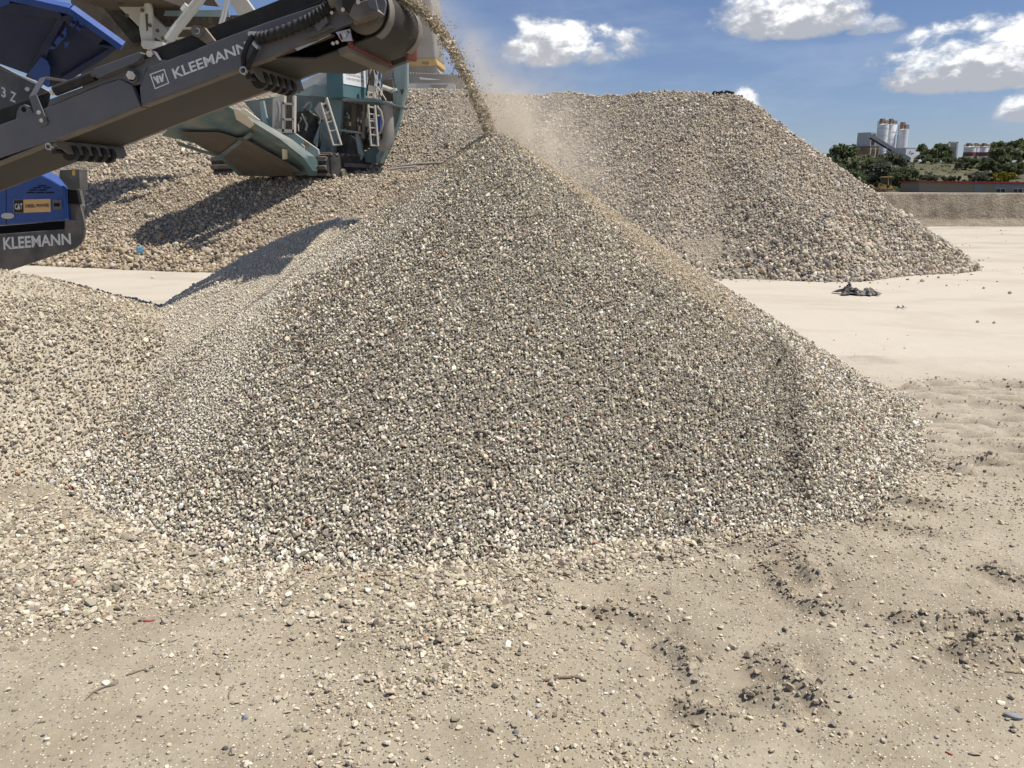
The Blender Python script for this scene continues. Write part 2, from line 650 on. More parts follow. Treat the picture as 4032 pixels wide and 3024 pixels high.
m_ground, t, bs, mo = new_mat('dusty_ground')
co = t.add('ShaderNodeNewGeometry').outputs['Position']
sx = t.add('ShaderNodeSeparateXYZ'); t.l.new(co, sx.inputs[0])
big = t.noise(co, 0.55, 5, 0.6, 0.4)
mid = t.noise(co, 2.7, 5, 0.62)
fine = t.noise(co, 60, 4, 0.7)
dusty = t.math('ADD', t.math('MULTIPLY', sx.outputs[1], 0.125), t.math('MULTIPLY', sx.outputs[0], 0.05))
dusty = t.math('ADD', t.math('SUBTRACT', dusty, 0.70), t.math('MULTIPLY', t.math('SUBTRACT', big, 0.5), 0.9))
dusty = t.ramp(dusty, -0.30, 0.75)                      # fine dust lies thickest across the yard behind the cone
base = t.mix(t.ramp(mid, 0.35, 0.68), (0.305, 0.255, 0.182, 1), (0.395, 0.338, 0.25, 1))
base = t.mix(t.ramp(big, 0.46, 0.70), base, (0.335, 0.28, 0.19, 1))
damp = t.ramp(t.noise(t.vmath('ADD', co, (7.0, 3.0, 0.0)), 0.42, 4, 0.55), 0.54, 0.70, 0.0, 0.60)
base = t.mix(damp, base, (0.20, 0.165, 0.115, 1))
trk_n = t.noise(t.vmath('MULTIPLY', co, (0.55, 1.0, 1.0)), 0.7, 6, 0.62, 0.8)
far_n = t.noise(t.vmath('MULTIPLY', co, (0.5, 1.0, 1.0)), 0.16, 4, 0.6)
pale = t.mix(t.ramp(trk_n, 0.42, 0.66), (0.515, 0.46, 0.375, 1), (0.455, 0.40, 0.32, 1))
pale = t.mix(t.math('MULTIPLY', t.ramp(far_n, 0.48, 0.62), t.ramp(sx.outputs[1], 16, 30)), pale, (0.34, 0.30, 0.245, 1))
base = t.mix(dusty, base, pale)
damp_shade_fac = t.add('ShaderNodeAttribute', attribute_name='damp').outputs['Fac']
base = t.mix(t.math('MULTIPLY', damp_shade_fac, 0.80), base, (0.165, 0.135, 0.095, 1))  # painted shading of prints and ruts, with the darker soil patches
vc = t.vor(co, 95.0, 1)
sv = t.add('ShaderNodeSeparateXYZ'); t.l.new(vc, sv.inputs[0])
vd = t.vor(co, 95.0, 0)
grain = t.math('MULTIPLY', t.ramp(sv.outputs[0], 0.62, 0.66), t.ramp(vd, 0.42, 0.30))
gcol = t.mix(t.ramp(sv.outputs[1], 0.3, 0.75), (0.16, 0.14, 0.12, 1), (0.66, 0.60, 0.49, 1))
gclear = t.math('MULTIPLY', grain, t.math('SUBTRACT', 1.0, t.math('MULTIPLY', dusty, 0.8)))
base = t.mix(gclear, base, gcol)
base = t.mix(t.math('MULTIPLY', t.math('SUBTRACT', fine, 0.5), 0.9), base, (0.62, 0.54, 0.42, 1))
t.l.new(base, bs.inputs['Base Color'])
bs.inputs['Roughness'].default_value = 0.93
bs.inputs['Specular IOR Level'].default_value = 0.15
bmp = t.add('ShaderNodeBump'); bmp.inputs['Strength'].default_value = 0.75; bmp.inputs['Distance'].default_value = 0.012
hgt = t.math('ADD', t.math('MULTIPLY', t.noise(co, 24, 6, 0.7), 1.1), t.math('MULTIPLY', gclear, 0.40))
hgt = t.math('MULTIPLY', hgt, t.math('SUBTRACT', 1.0, t.math('MULTIPLY', dusty, 0.62)))
t.l.new(hgt, bmp.inputs['Height']); t.l.new(bmp.outputs[0], bs.inputs['Normal'])

gxs = axis_vals(-5.2, 5.2, 0.028, -2600, 2600)
gys = axis_vals(1.5, 8.4, 0.028, -60, 3000)
GX, GY = np.meshgrid(gxs, gys)
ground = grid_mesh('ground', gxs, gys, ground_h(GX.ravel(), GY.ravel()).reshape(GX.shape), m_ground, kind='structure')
# shading of lug bars and ruts painted dark, plus darker soil patches
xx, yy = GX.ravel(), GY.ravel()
damp_shade_v = np.zeros(len(xx))
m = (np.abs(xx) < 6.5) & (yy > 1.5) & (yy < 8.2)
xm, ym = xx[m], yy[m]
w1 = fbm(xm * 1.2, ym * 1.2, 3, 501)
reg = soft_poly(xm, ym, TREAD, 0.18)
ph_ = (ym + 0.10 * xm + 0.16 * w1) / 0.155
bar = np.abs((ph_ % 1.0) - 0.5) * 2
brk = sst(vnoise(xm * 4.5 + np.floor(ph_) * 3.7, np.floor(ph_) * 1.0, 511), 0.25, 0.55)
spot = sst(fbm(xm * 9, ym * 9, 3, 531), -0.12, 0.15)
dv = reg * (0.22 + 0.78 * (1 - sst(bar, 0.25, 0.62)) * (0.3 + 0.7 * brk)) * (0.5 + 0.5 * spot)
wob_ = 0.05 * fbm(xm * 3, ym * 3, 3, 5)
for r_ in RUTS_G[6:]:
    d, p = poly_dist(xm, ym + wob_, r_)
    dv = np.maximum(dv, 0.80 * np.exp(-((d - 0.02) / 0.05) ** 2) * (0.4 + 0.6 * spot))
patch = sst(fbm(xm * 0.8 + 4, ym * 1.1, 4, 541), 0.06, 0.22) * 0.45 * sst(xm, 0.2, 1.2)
damp_shade_v[m] = np.clip(np.maximum(dv, patch * (0.4 + 0.6 * spot)), 0, 1)
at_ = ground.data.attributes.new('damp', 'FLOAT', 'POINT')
at_.data.foreach_set('value', damp_shade_v.astype(np.float32))

# ------------------------------------------------------------------ heaps (height fields)
AX, AY, AH = -0.14, 6.60, 2.21


def hit(px, py, h):
    r = ray(px, py)
    t = np.linspace(2.0, 12.0, 1500)
    X, Y, Z = r.x * t, r.y * t, EYE + r.z * t
    k = np.argmax(Z < h(X, Y))
    return float(X[k]), float(Y[k])


GROOVE = None


def h_cone(x, y):
    dx, dy = x - AX, y - AY
    r = np.hypot(dx, dy)
    ph = np.arctan2(dx, -dy)
    rr = r * (1 + 0.035 * np.sin(3 * ph + 0.6) * sst(r, 0.8, 3) + 0.02 * np.sin(7 * ph) * sst(r, 1.5, 3))
    z = AH + 0.05 - 0.695 * np.sqrt(rr * rr + 0.007)
    z = z + 0.045 * fbm(x * 1.6, y * 1.6, 3, 31) * sst(r, 0.3, 1.2)
    if GROOVE is not None:
        d, p = poly_dist(x, y, GROOVE)
        z = z - 0.055 * np.exp(-(d / 0.075) ** 2) * sst(p, 0.0, 0.25) + 0.02 * np.exp(-((d - 0.19) / 0.08) ** 2) * sst(p, 0.0, 0.25)
    return smax(z, -0.03 + 0 * z, 0.26)


def h_shoulder(x, y):
    dx, dy = x + 1.35, y - 6.9
    r = np.hypot(dx, dy * np.where(dy > 0, 1.25, 1.22))
    z = 1.52 - 0.62 * (np.sqrt(r * r + 0.36) - 0.6) + 0.07 * fbm(x * 1.1, y * 1.1, 3, 35)
    return smax(z, -0.03 + 0 * z, 0.15)


def h_heap(x, y):
    return np.maximum(h_cone(x, y), h_shoulder(x, y))


def h_mound(x, y):
    dx, dy = x + 6.0, (y - 6.2)
    dy = np.where(dy > 0, dy * 2.1, dy * 2.1)
    r = np.hypot(dx, dy)
    z = 1.45 - 0.27 * (np.sqrt(r * r + 0.5) - 0.7) + 0.20 * fbm(x * 0.7 + 3, y * 0.7, 3, 45) * sst(r, 0.5, 2)
    z = z - 0.55 * sst(-y, -5.9, -4.3) * sst(x, -4.0, -2.5)
    return smax(z, -0.06 + 0 * z, 0.30)


D_RIDGE = [at(1350, 352, 27.0), at(1600, 352, 26.0), at(1800, 356, 25.4), at(1950, 372, 25.0), at(2120, 378, 24.4), at(2235, 363, 24.0),
           at(2330, 378, 23.7), at(2450, 376, 23.4), at(2600, 361, 23.0), at(2760, 368, 22.5), at(2885, 374, 22.2)]
D_Z = np.array([p.z for p in D_RIDGE])


def h_pile(x, y):
    d, p = poly_dist(x, y, [(q.x, q.y) for q in D_RIDGE])
    zr = np.interp(p, np.linspace(0, 1, len(D_Z)), D_Z)
    endr = sst(x - D_RIDGE[-1].x, 0.0, 3.0)
    s = 0.70 + 0.035 * endr
    back = (y > np.interp(x, [q.x for q in D_RIDGE], [q.y for q in D_RIDGE])) & (x < D_RIDGE[-1].x)
    d = np.where(back, np.maximum(d - 7.0, 0), d)
    z = zr - s * (np.sqrt(d * d + 0.05) - 0.22) + 0.28 * fbm(x * 0.5, y * 0.5, 4, 51) * sst(d, 0.2, 2.0)
    z = z + 0.16 * np.sin(np.arctan2(y - 22, x - 5) * 9 + 0.5) * sst(d, 1, 5)
    return smax(z, -0.05 + 0 * z, 0.20)


E_TOE = [(-30, 20.2), (-12.0, 19.6), (-9.2, 18.5), (-7.6, 17.8), (-5.0, 17.2), (-1.0, 17.0), (4.0, 17.5), (6, 19)]


def h_rubble(x, y):
    y0 = np.interp(x, [p[0] for p in E_TOE], [p[1] for p in E_TOE]) + 0.5 * fbm(x * 0.5, y * 0.0 + 3, 3, 61)
    d = y - y0
    top = 2.30 + 0.12 * fbm(x * 0.4, y * 0.4, 3, 63) + 0.05 * (y - 21.5)
    top = top * (0.40 + 0.60 * sst(x, -14.0, -8.5)) * sst(x, 3.6, 0.6)
    z = np.minimum(0.55 * d, top + 0.18 * (d - 4.2) * (d < 4.2))
    z = -smax(-0.60 * d - 0.0, -top, 0.5)
    z = z + 0.20 * fbm(x * 0.9, y * 0.9, 3, 65) * sst(d, 0.2, 1.2)
    return smax(z, -0.05 + 0 * z, 0.2)


def h_brown(x, y):
    r = np.hypot((x + 10.6) / 1.15, y - 26.0)
    z = 4.0 - 0.60 * np.sqrt(r * r + 0.4) + 0.3 * fbm(x * 0.6, y * 0.6, 3, 71)
    return smax(z, -0.05 + 0 * z, 0.2)


def h_white(x, y):
    d, p = poly_dist(x, y, [(-22, 31.5), (-17.5, 31), (-14.2, 30.5)])
    z = np.interp(p, [0, 0.6, 1], [3.0, 3.75, 3.9]) - 0.60 * np.sqrt(d * d + 0.2) + 0.35 * fbm(x * 0.6, y * 0.6, 3, 81)
    return smax(z, -0.05 + 0 * z, 0.2)


def heap_core_mat(name, cA, cB, scale):
    m, t, bs, _ = new_mat(name)
    co = obj_co(t)
    vd = t.vor(co, scale, 1)
    sv = t.add('ShaderNodeSeparateXYZ'); t.l.new(vd, sv.inputs[0])
    c = t.mix(sv.outputs[0], c4(cA), c4(cB))
    t.l.new(c, bs.inputs['Base Color'])
    bs.inputs['Roughness'].default_value = 0.95
    bs.inputs['Specular IOR Level'].default_value = 0.1
    b = t.add('ShaderNodeBump'); b.inputs['Distance'].default_value = 0.6 / scale
    t.l.new(t.vor(co, scale, 0), b.inputs['Height']); b.inputs['Strength'].default_value = 0.8; b.invert = True
    t.l.new(b.outputs[0], bs.inputs['Normal'])
    return m


m_core_gravel = heap_core_mat('gravel_core', (0.13, 0.115, 0.09), (0.30, 0.27, 0.215), 60)
m_core_fines = heap_core_mat('fines_core', (0.30, 0.25, 0.17), (0.42, 0.36, 0.26), 130)
m_core_dust = heap_core_mat('dust_core', (0.40, 0.345, 0.26), (0.50, 0.44, 0.34), 130)
m_core_cobble = heap_core_mat('cobble_core', (0.22, 0.185, 0.14), (0.36, 0.31, 0.24), 14)


def core(name, h, x0, x1, y0, y1, step, mat, parent):
    xs = np.arange(x0, x1 + 1e-6, step); ys = np.arange(y0, y1 + 1e-6, step)
    X, Y = np.meshgrid(xs, ys)
    Z = h(X.ravel(), Y.ravel()).reshape(X.shape) - 0.012
    return grid_mesh(name, xs, ys, Z, mat, parent, mask=Z > -0.08)


CREAM, PALE, BEIGE = (0.68, 0.605, 0.46), (0.585, 0.51, 0.38), (0.45, 0.385, 0.275)
TAUPE, GREY, SLATE = (0.33, 0.275, 0.19), (0.34, 0.30, 0.24), (0.155, 0.135, 0.11)
OLIVE, RUST, WHITE, OCHRE = (0.235, 0.20, 0.135), (0.42, 0.22, 0.13), (0.72, 0.68, 0.59), (0.48, 0.36, 0.19)
FRESH = ([CREAM, PALE, BEIGE, TAUPE, GREY, SLATE, OLIVE, RUST, WHITE, OCHRE], [12, 21, 24, 18, 11, 7, 8, 0.18, 1.2, 0.7])
DUSTED = ([CREAM, PALE, BEIGE, TAUPE, GREY, SLATE, OLIVE, RUST, WHITE], [24, 28, 20, 9, 10, 4, 2, 0.5, 5])
COBBLE = ([(0.56, 0.495, 0.40), (0.49, 0.43, 0.34), (0.41, 0.355, 0.275), (0.33, 0.285, 0.22), (0.63, 0.57, 0.475), (0.24, 0.22, 0.195)], [18, 30, 26, 14, 9, 5])
TANCOB = ([(0.52, 0.44, 0.325), (0.45, 0.375, 0.27), (0.38, 0.31, 0.225), (0.60, 0.52, 0.405), (0.28, 0.245, 0.195)], [25, 30, 20, 12, 8])
CHALK = ([(0.66, 0.64, 0.60), (0.54, 0.52, 0.49), (0.42, 0.41, 0.40), (0.30, 0.30, 0.31)], [30, 25, 18, 14])
SAND = np.array((0.50, 0.415, 0.295))


def pick_cols(n, zone_mix):
    """zone_mix: list of (weight array, palette)"""
    cum = np.cumsum(np.stack([w for w, _ in zone_mix], 0), 0)
    u = RNG.uniform(0, 1, n) * cum[-1]
    out = np.zeros((n, 3))
    for k, (_, pal) in enumerate(zone_mix):
        m = (u <= cum[k]) & ((u > cum[k - 1]) if k else True)
        out[m] = palette(int(m.sum()), *pal)
    return out


# --- fresh cone and its shoulder
GROOVE = [hit(*p, h_cone) for p in [(3058, 1340), (3085, 1470), (3100, 1620), (3112, 1780), (3120, 1920)]]
STREAK = [hit(*p, h_heap) for p in [(1330, 990), (1110, 1100), (1010, 1220), (930, 1350), (860, 1470), (800, 1590), (775, 1700)]]
STREAK2 = [hit(*p, h_heap) for p in [(1700, 720), (1600, 860), (1480, 960), (1330, 1000)]]
cone = empty('gravel_heap', (AX, AY, 0), 'tall cone of dark crushed gravel growing under the end of the conveyor belt', 'gravel heap')
core('heap_core', h_heap, -5.2, 4.2, 2.6, 11.4, 0.045, m_core_gravel, cone)
X, Y = jitter_grid(-5.0, 3.6, 3.0, 10.2, 0.0152)
hz = h_heap(X, Y)
k = (hz > 0.012) | ((hz > -0.02) & (RNG.uniform(size=len(X)) < 0.25))
X, Y = X[k], Y[k]
P, N = surf(h_heap, X, Y)
k = cull(P, 250, N)
P, N = P[k], N[k]
dx, dy = P[:, 0] - AX, P[:, 1] - AY
r = np.hypot(dx, dy); ph = np.degrees(np.arctan2(dx, -dy))
dif = h_cone(P[:, 0], P[:, 1]) - h_shoulder(P[:, 0], P[:, 1])
wig = fbm(P[:, 0] * 2.2, P[:, 1] * 2.2, 4, 90)
wob = fbm(ph / 9.0, r * 0.8, 4, 91)
# tan fines: streaks that run down from the tip on the right and (short) on the left flank
band = sst(ph + 50 * wob, 42, 76) * sst(ph + 20 * wob, 122, 96) * sst(r + 0.7 * wig, 2.35, 1.45) * sst(r, 0.03, 0.3)
band2 = sst(ph + 25 * wob, -92, -80) * sst(ph + 25 * wob, -48, -60) * sst(r + 0.3 * wig, 1.15, 0.75) * sst(r, 0.1, 0.35)
fines = np.maximum(band, band2 * 0.9)
old = sst(dif + 0.22 * wig, 0.10, -0.10)                 # the older, dust-covered shoulder
ds, _ = poly_dist(P[:, 0], P[:, 1], STREAK)
ds2, _ = poly_dist(P[:, 0], P[:, 1], STREAK2)
seam = np.maximum(np.exp(-((ds + 0.10 * wig) / 0.19) ** 2), 0.7 * np.exp(-((ds2 + 0.1 * wig) / 0.10) ** 2))
dg, _ = poly_dist(P[:, 0], P[:, 1], GROOVE)
foot = sst(P[:, 2] + 0.30 * wig, 0.42, 0.05)
right = sst(ph, 45, 80) * 0.8 * sst(r, 1.0, 1.8)
dust = np.clip(old * 0.80 + seam * 0.9 + foot * 0.75 + right + 0.22 * sst(wig, 0.02, 0.22) + 0.45 * sst(wob, 0.02, 0.2) * sst(r, 0.5, 1.2), 0, 0.95)
groove_shade = np.exp(-((dg + 0.06 * wig) / 0.10) ** 2)  # groove stones: less dust, and the recess's shade painted into their colour
dust = np.clip(dust - groove_shade * 0.8, 0, 0.95)
size = np.clip(RNG.lognormal(math.log(0.0102), 0.31, len(P)), 0.005, 0.026)
size *= (1 - 0.22 * old) * (1 + 0.13 * foot * (1 - old)) * (1 - 0.12 * sst(r, 1.6, 0.4)) * (1 - 0.30 * seam)
tiny = RNG.uniform(size=len(P)) < fines * 0.82
size[tiny] = RNG.uniform(0.004, 0.008, tiny.sum())
col = np.clip(pick_cols(len(P), [(1 - dust, FRESH), (dust, DUSTED)]) * np.array((1.10, 1.11, 1.15)), 0, 0.8)
col[tiny] = SAND * RNG.normal(1.0, 0.16, (tiny.sum(), 1))
half = (fines > 0.25) & ~tiny
col[half] = col[half] * 0.6 + SAND * 0.4
dm = np.clip(seam * 1.2 + old * 0.7, 0, 1)[:, None] * 0.80
col = col * (1 - dm) + np.array((0.72, 0.65, 0.52)) * dm
col = col * (1 - 0.32 * groove_shade)[:, None]
P = P + N * (RNG.uniform(-0.55, 0.75, len(P)) * size)[:, None]
scatter('gravel', 'crushed', P, size, col, cone, 300, 'stone')
# dust-coated chips that fill the gaps on the older shoulder
X, Y = jitter_grid(-4.6, 0.2, 4.0, 9.2, 0.0165)
hz = h_heap(X, Y)
dif = h_cone(X, Y) - h_shoulder(X, Y)
wig = fbm(X * 2.2, Y * 2.2, 4, 90)
w_ = np.maximum(sst(dif + 0.22 * wig, 0.10, -0.10) * 0.75, np.exp(-((poly_dist(X, Y, STREAK)[0] + 0.10 * wig) / 0.22) ** 2))
k = (hz > 0.02) & (RNG.uniform(size=len(X)) < w_)
P, N = surf(h_heap, X[k], Y[k])
k = cull(P, 250, N); P, N = P[k], N[k]
size = RNG.uniform(0.004, 0.0085, len(P))
col = palette(len(P), [(0.74, 0.67, 0.54), (0.66, 0.59, 0.465), (0.55, 0.485, 0.38)], [5, 4, 2])
P = P + N * (RNG.uniform(-0.2, 0.5, len(P)) * size)[:, None]
scatter('chippings', 'crushed', P, size, col, cone)
# bed of fine sand between the stones of the streaks
ang = np.linspace(R(25), R(132), 60); rad = np.linspace(0.05, 2.5, 70)
A2, R2 = np.meshgrid(ang, rad)
bx, by = AX + R2 * np.sin(A2), AY - R2 * np.cos(A2)
wg = fbm(bx.ravel() * 2.2, by.ravel() * 2.2, 4, 90).reshape(bx.shape); wb = fbm((np.degrees(A2) / 9).ravel(), (R2 * 0.8).ravel(), 4, 91).reshape(bx.shape)
pd = np.degrees(A2)
bd = sst(pd + 50 * wb, 42, 76) * sst(pd + 20 * wb, 122, 96) * sst(R2 + 0.7 * wg, 2.35, 1.45) * sst(R2, 0.03, 0.3)
bz = h_heap(bx.ravel(), by.ravel()).reshape(bx.shape) + 0.010 * bd - 0.014
V = np.stack([bx, by, bz], -1)
ii = np.arange(bx.size).reshape(bx.shape)
F = np.stack([ii[:-1, :-1], ii[:-1, 1:], ii[1:, 1:], ii[1:, :-1]], -1).reshape(-1, 4)
me = bpy.data.meshes.new('sand_streak'); me.from_pydata(V.reshape(-1, 3).tolist(), [], F.tolist()); me.materials.append(m_core_fines)
me.polygons.foreach_set('use_smooth', [True] * len(me.polygons))
o = bpy.data.objects.new('sand_streak', me); COL.objects.link(o); adopt(o, cone)

xs = np.arange(-4.6, 0.4, 0.05); ys = np.arange(4.2, 9.6, 0.05)
X, Y = np.meshgrid(xs, ys)
hs = h_shoulder(X.ravel(), Y.ravel()).reshape(X.shape); hc = h_cone(X.ravel(), Y.ravel()).reshape(X.shape)
grid_mesh('dust_coat', xs, ys, hs - 0.004 - 0.03 * sst(hc - hs, -0.06, 0.02), m_core_dust, cone, mask=(hs > hc - 0.02) & (hs > 0.03))

# --- low spread mound at the left
mound = empty('gravel_mound', (-5.4, 6.6, 0), 'low flattened mound of pale gravel at the left edge, in front of the machine', 'gravel heap')
core('heap_core', h_mound, -10.5, -1.6, 2.6, 10.5, 0.06, m_core_dust, mound)
X, Y = jitter_grid(-9.0, -1.8, 3.0, 9.4, 0.0185)
hz = h_mound(X, Y)
k = (hz > 0.0) & (hz > h_heap(X, Y) - 0.01)
X, Y = X[k], Y[k]
P, N = surf(h_mound, X, Y)
k = cull(P, 250, N, 0.02)
P, N = P[k], N[k]
pat = fbm(P[:, 0] * 0.9, P[:, 1] * 1.3, 4, 95)
flatm = sst(pat, 0.04, 0.15)                               # packed by wheels: fewer stones show
k = RNG.uniform(size=len(P)) < (1 - 0.6 * flatm)
P, N, flatm = P[k], N[k], flatm[k]
size = np.clip(RNG.lognormal(math.log(0.0118), 0.38, len(P)), 0.005, 0.028) * (1 - 0.25 * flatm)
col = pick_cols(len(P), [(np.full(len(P), 0.22), FRESH), (np.full(len(P), 0.78), DUSTED)])
col = col * 0.72 + np.array((0.46, 0.39, 0.29)) * 0.28
P = P + N * (RNG.uniform(-0.5, 0.6, len(P)) * size)[:, None]
scatter('gravel', 'crushed', P, size, col, mound, 120, 'stone')

# --- the long stone pile behind
pile = empty('stone_pile', (3.0, 22.5, 0), 'huge long pile of pale river stones behind the gravel cone', 'stone pile')
core('heap_core', h_pile, -16, 18, 13, 40, 0.25, m_core_cobble, pile)
X, Y = jitter_grid(-7.5, 15.0, 14.5, 28.0, 0.045)
k = h_pile(X, Y) > 0.01
X, Y = X[k], Y[k]
P, N = surf(h_pile, X, Y, 0.08)
k = cull(P, 200, N, -0.12) & (h_pile(P[:, 0], P[:, 1]) > h_rubble(P[:, 0], P[:, 1]) - 0.05)
P, N = P[k], N[k]
wig = fbm(P[:, 0] * 0.5, P[:, 1] * 0.5, 4, 96)
sandp = np.exp(-(((P[:, 0] - at(2790, 990, 17.2).x) / 1.0) ** 2 + ((P[:, 2] - 0.60 - 0.5 * wig) / 0.42) ** 2))
sandp = np.maximum(sandp, 0.9 * np.exp(-(((P[:, 0] - at(2330, 460, 23).x) / 0.35) ** 2 + ((P[:, 2] - 3.75) / 0.3) ** 2)))
size = np.clip(RNG.lognormal(math.log(0.028), 0.36, len(P)), 0.012, 0.08) * (1 + 0.35 * sst(P[:, 2], 1.6, 0.2))
rgt = sst(P[:, 0], 3, 8)
size *= 1 + 0.12 * rgt
col = pick_cols(len(P), [(np.full(len(P), 1.0), COBBLE), (0.25 + 1.2 * sst(wig, -0.05, 0.25), TANCOB)])
snd = RNG.uniform(size=len(P)) < sandp * 1.1
size[snd] *= 0.42
col[snd] = np.array((0.53, 0.465, 0.37)) * RNG.normal(1, 0.1, (snd.sum(), 1))
blu = RNG.uniform(size=len(P)) < 0.03
col[blu] = np.array((0.20, 0.20, 0.205)) * RNG.normal(1, .15, (blu.sum(), 1))
P = P + N * (RNG.uniform(-0.5, 0.7, len(P)) * size)[:, None]
scatter('cobbles', 'cobble', P, size, col, pile, 300, 'cobble')

# --- rubble terrace that carries the teal crusher
rub = empty('rubble_terrace', (-6.0, 20.0, 0), 'long bank of dusty cobbles beneath the teal crusher, partly in its shadow', 'rubble heap')
core('heap_core', h_rubble, -26, 7, 16, 33, 0.22, m_core_cobble, rub)
X, Y = jitter_grid(-16, 4.5, 16.6, 24.5, 0.050)
k = h_rubble(X, Y) > 0.01
X, Y = X[k], Y[k]
P, N = surf(h_rubble, X, Y, 0.08)
k = cull(P, 200, N, -0.1)
P, N = P[k], N[k]
size = np.clip(RNG.lognormal(math.log(0.030), 0.38, len(P)), 0.013, 0.11) * (1 + 0.65 * sst(P[:, 2], 1.0, 0.1))
col = pick_cols(len(P), [(np.full(len(P), 0.6), COBBLE), (np.full(len(P), 1.0), TANCOB)]) * np.array((0.93, 0.89, 0.84))
P = P + N * (RNG.uniform(-0.5, 0.7, len(P)) * size)[:, None]
scatter('cobbles', 'cobble', P, size, col, rub, 300, 'cobble')

for nm, h, box, pal, lab, sz in (('brown_heap', h_brown, (-18, -3, 19, 33), TANCOB, 'brown gravel heap behind the left track of the teal crusher', 0.05),
                                 ('chalky_heap', h_white, (-26, -9, 24, 38), CHALK, 'whitish stone heap glimpsed left of the teal crusher under the conveyor', 0.085)):
    e = empty(nm, ((box[0] + box[1]) / 2, (box[2] + box[3]) / 2, 0), lab, 'stone heap')
    core('heap_core', h, box[0], box[1], box[2], box[3], 0.3, m_core_cobble, e)
    X, Y = jitter_grid(*box, sz * 1.7)
    k = (h(X, Y) > 0.02)
    X, Y = X[k], Y[k]
    P, N = surf(h, X, Y, 0.1)
    k = cull(P, 60, N, 0.0)
    px, py, _ = project(P)
    k &= (px < 1500)
    P, N = P[k], N[k]
    size = np.clip(RNG.lognormal(math.log(sz), 0.35, len(P)), 0.02, 0.2)
    col = pick_cols(len(P), [(np.ones(len(P)), pal)])
    P = P + N * (RNG.uniform(-0.4, 0.7, len(P)) * size)[:, None]
    scatter('cobbles', 'cobble', P, size, col, e, 60, 'cobble')

# --- pebbles lying about on the yard
X, Y = jitter_grid(-5.2, 5.2, 1.7, 9.5, 0.022)
X2, Y2 = jitter_grid(-3.4, 3.2, 1.7, 4.9, 0.0122)
X, Y = np.concatenate([X, X2]), np.concatenate([Y, Y2])
ok = (h_heap(X, Y) < 0.03) & (h_mound(X, Y) < 0.03)
X, Y = X[ok], Y[ok]
dA = np.hypot(X - AX, Y - AY) - 3.2
ph = np.degrees(np.arctan2(X - AX, -(Y - AY)))
n1 = fbm(X * 1.3, Y * 1.9, 4, 101); n2 = fbm(X * 5, Y * 5, 3, 103)
SPREAD = [tuple(gnd(*p))[:2] for p in [(-300, 1950), (500, 2060), (900, 2100), (1500, 2160), (2500, 2190), (2450, 2260), (2130, 2330), (1950, 2520),
                                       (1650, 2600), (1350, 2500), (1150, 2430), (900, 2385), (650, 2430), (450, 2480), (-300, 2540)]]
MIDS = [tuple(gnd(*p))[:2] for p in [(800, 2560), (1500, 2500), (2300, 2350), (2650, 2600), (2600, 3100), (900, 3100)]]
sp = soft_poly(X, Y, SPREAD, 0.16)
sp2 = soft_poly(X, Y, MIDS, 0.35)
apron = np.exp(-np.clip(dA, 0, None) / 0.20) * sst(ph, -100, -60) * (0.25 + 0.75 * sst(ph, 70, 20)) + 0.3 * np.exp(-np.clip(dA, 0, None) / 0.12)
pr = 0.78 * sp * (0.42 + 1.1 * sst(n1, -0.18, 0.12)) + 0.85 * apron + 0.40 * sp2 * (0.35 + 1.5 * sst(n1 + 0.5 * n2, -0.12, 0.18))
pr += 0.05 + 0.16 * sst(n1 + n2 * 0.6, 0.02, 0.24)
pr *= np.where(Y > 7.2, 0.10, 1.0)
pr *= 1 - 0.92 * soft_poly(X, Y, SMOOTH, 0.05)
rut = np.zeros(len(X))
for rr_ in RUTS_G:
    d, _ = poly_dist(X, Y, rr_)
    rut = np.maximum(rut, np.exp(-(d / 0.055) ** 2))
clod = RNG.uniform(size=len(X)) < rut * 0.34
k = (RNG.uniform(size=len(X)) < pr) | clod
X, Y, clod, sp_, ap_ = X[k], Y[k], clod[k], sp[k], apron[k]
P, N = surf(ground_h, X, Y)
k = cull(P, 250)
P, clod, sp_, ap_ = P[k], clod[k], sp_[k], ap_[k]
size = np.clip(RNG.lognormal(math.log(0.0054), 0.52, len(P)), 0.0022, 0.020) * (1 + 0.38 * np.maximum(sp_, ap_))
size[clod] = np.clip(RNG.lognormal(math.log(0.0075), 0.45, clod.sum()), 0.003, 0.022)
col = pick_cols(len(P), [(np.full(len(P), 0.45), FRESH), (np.full(len(P), 0.55), DUSTED)])
col = col * 0.74 + np.array((0.42, 0.355, 0.26)) * 0.26
col[clod] = np.array((0.345, 0.29, 0.212)) * RNG.normal(1, 0.12, (clod.sum(), 1))
P[:, 2] += size * RNG.uniform(0.05, 0.62, len(P))
scatter('pebbles', 'crushed', P, size, col, None, 150, single='pebble', single_tag=('loose pebble lying on the dusty ground in front of the gravel cone', 'pebble', 'loose pebbles in the foreground'), label='small pebbles and dirt crumbs strewn over the dusty yard', squash=0.95)
X, Y = jitter_grid(-9, 26, 8.0, 40, 0.22)
d0 = np.minimum(np.abs(h_pile(X, Y)), 1)
k = (h_pile(X, Y) < 0.03) & (h_rubble(X, Y) < 0.03) & (RNG.uniform(size=len(X)) < 0.06 * sst(fbm(X * 0.4, Y * 0.4, 3, 119), -0.1, 0.25) * 2 + 0.75 * sst(h_pile(X + 0, Y + 0.7), 0.0, 0.35))
X, Y = X[k], Y[k]
P, N = surf(ground_h, X, Y)
k = cull(P, 200); P = P[k]
size = np.clip(RNG.lognormal(math.log(0.020), 0.5, len(P)), 0.007, 0.08)
col = pick_cols(len(P), [(np.ones(len(P)), COBBLE)])
P[:, 2] += size * 0.3
scatter('stray_cobbles', 'cobble', P, size, col, None, 0, label='stray stones on the pale dust around the foot of the big pile')
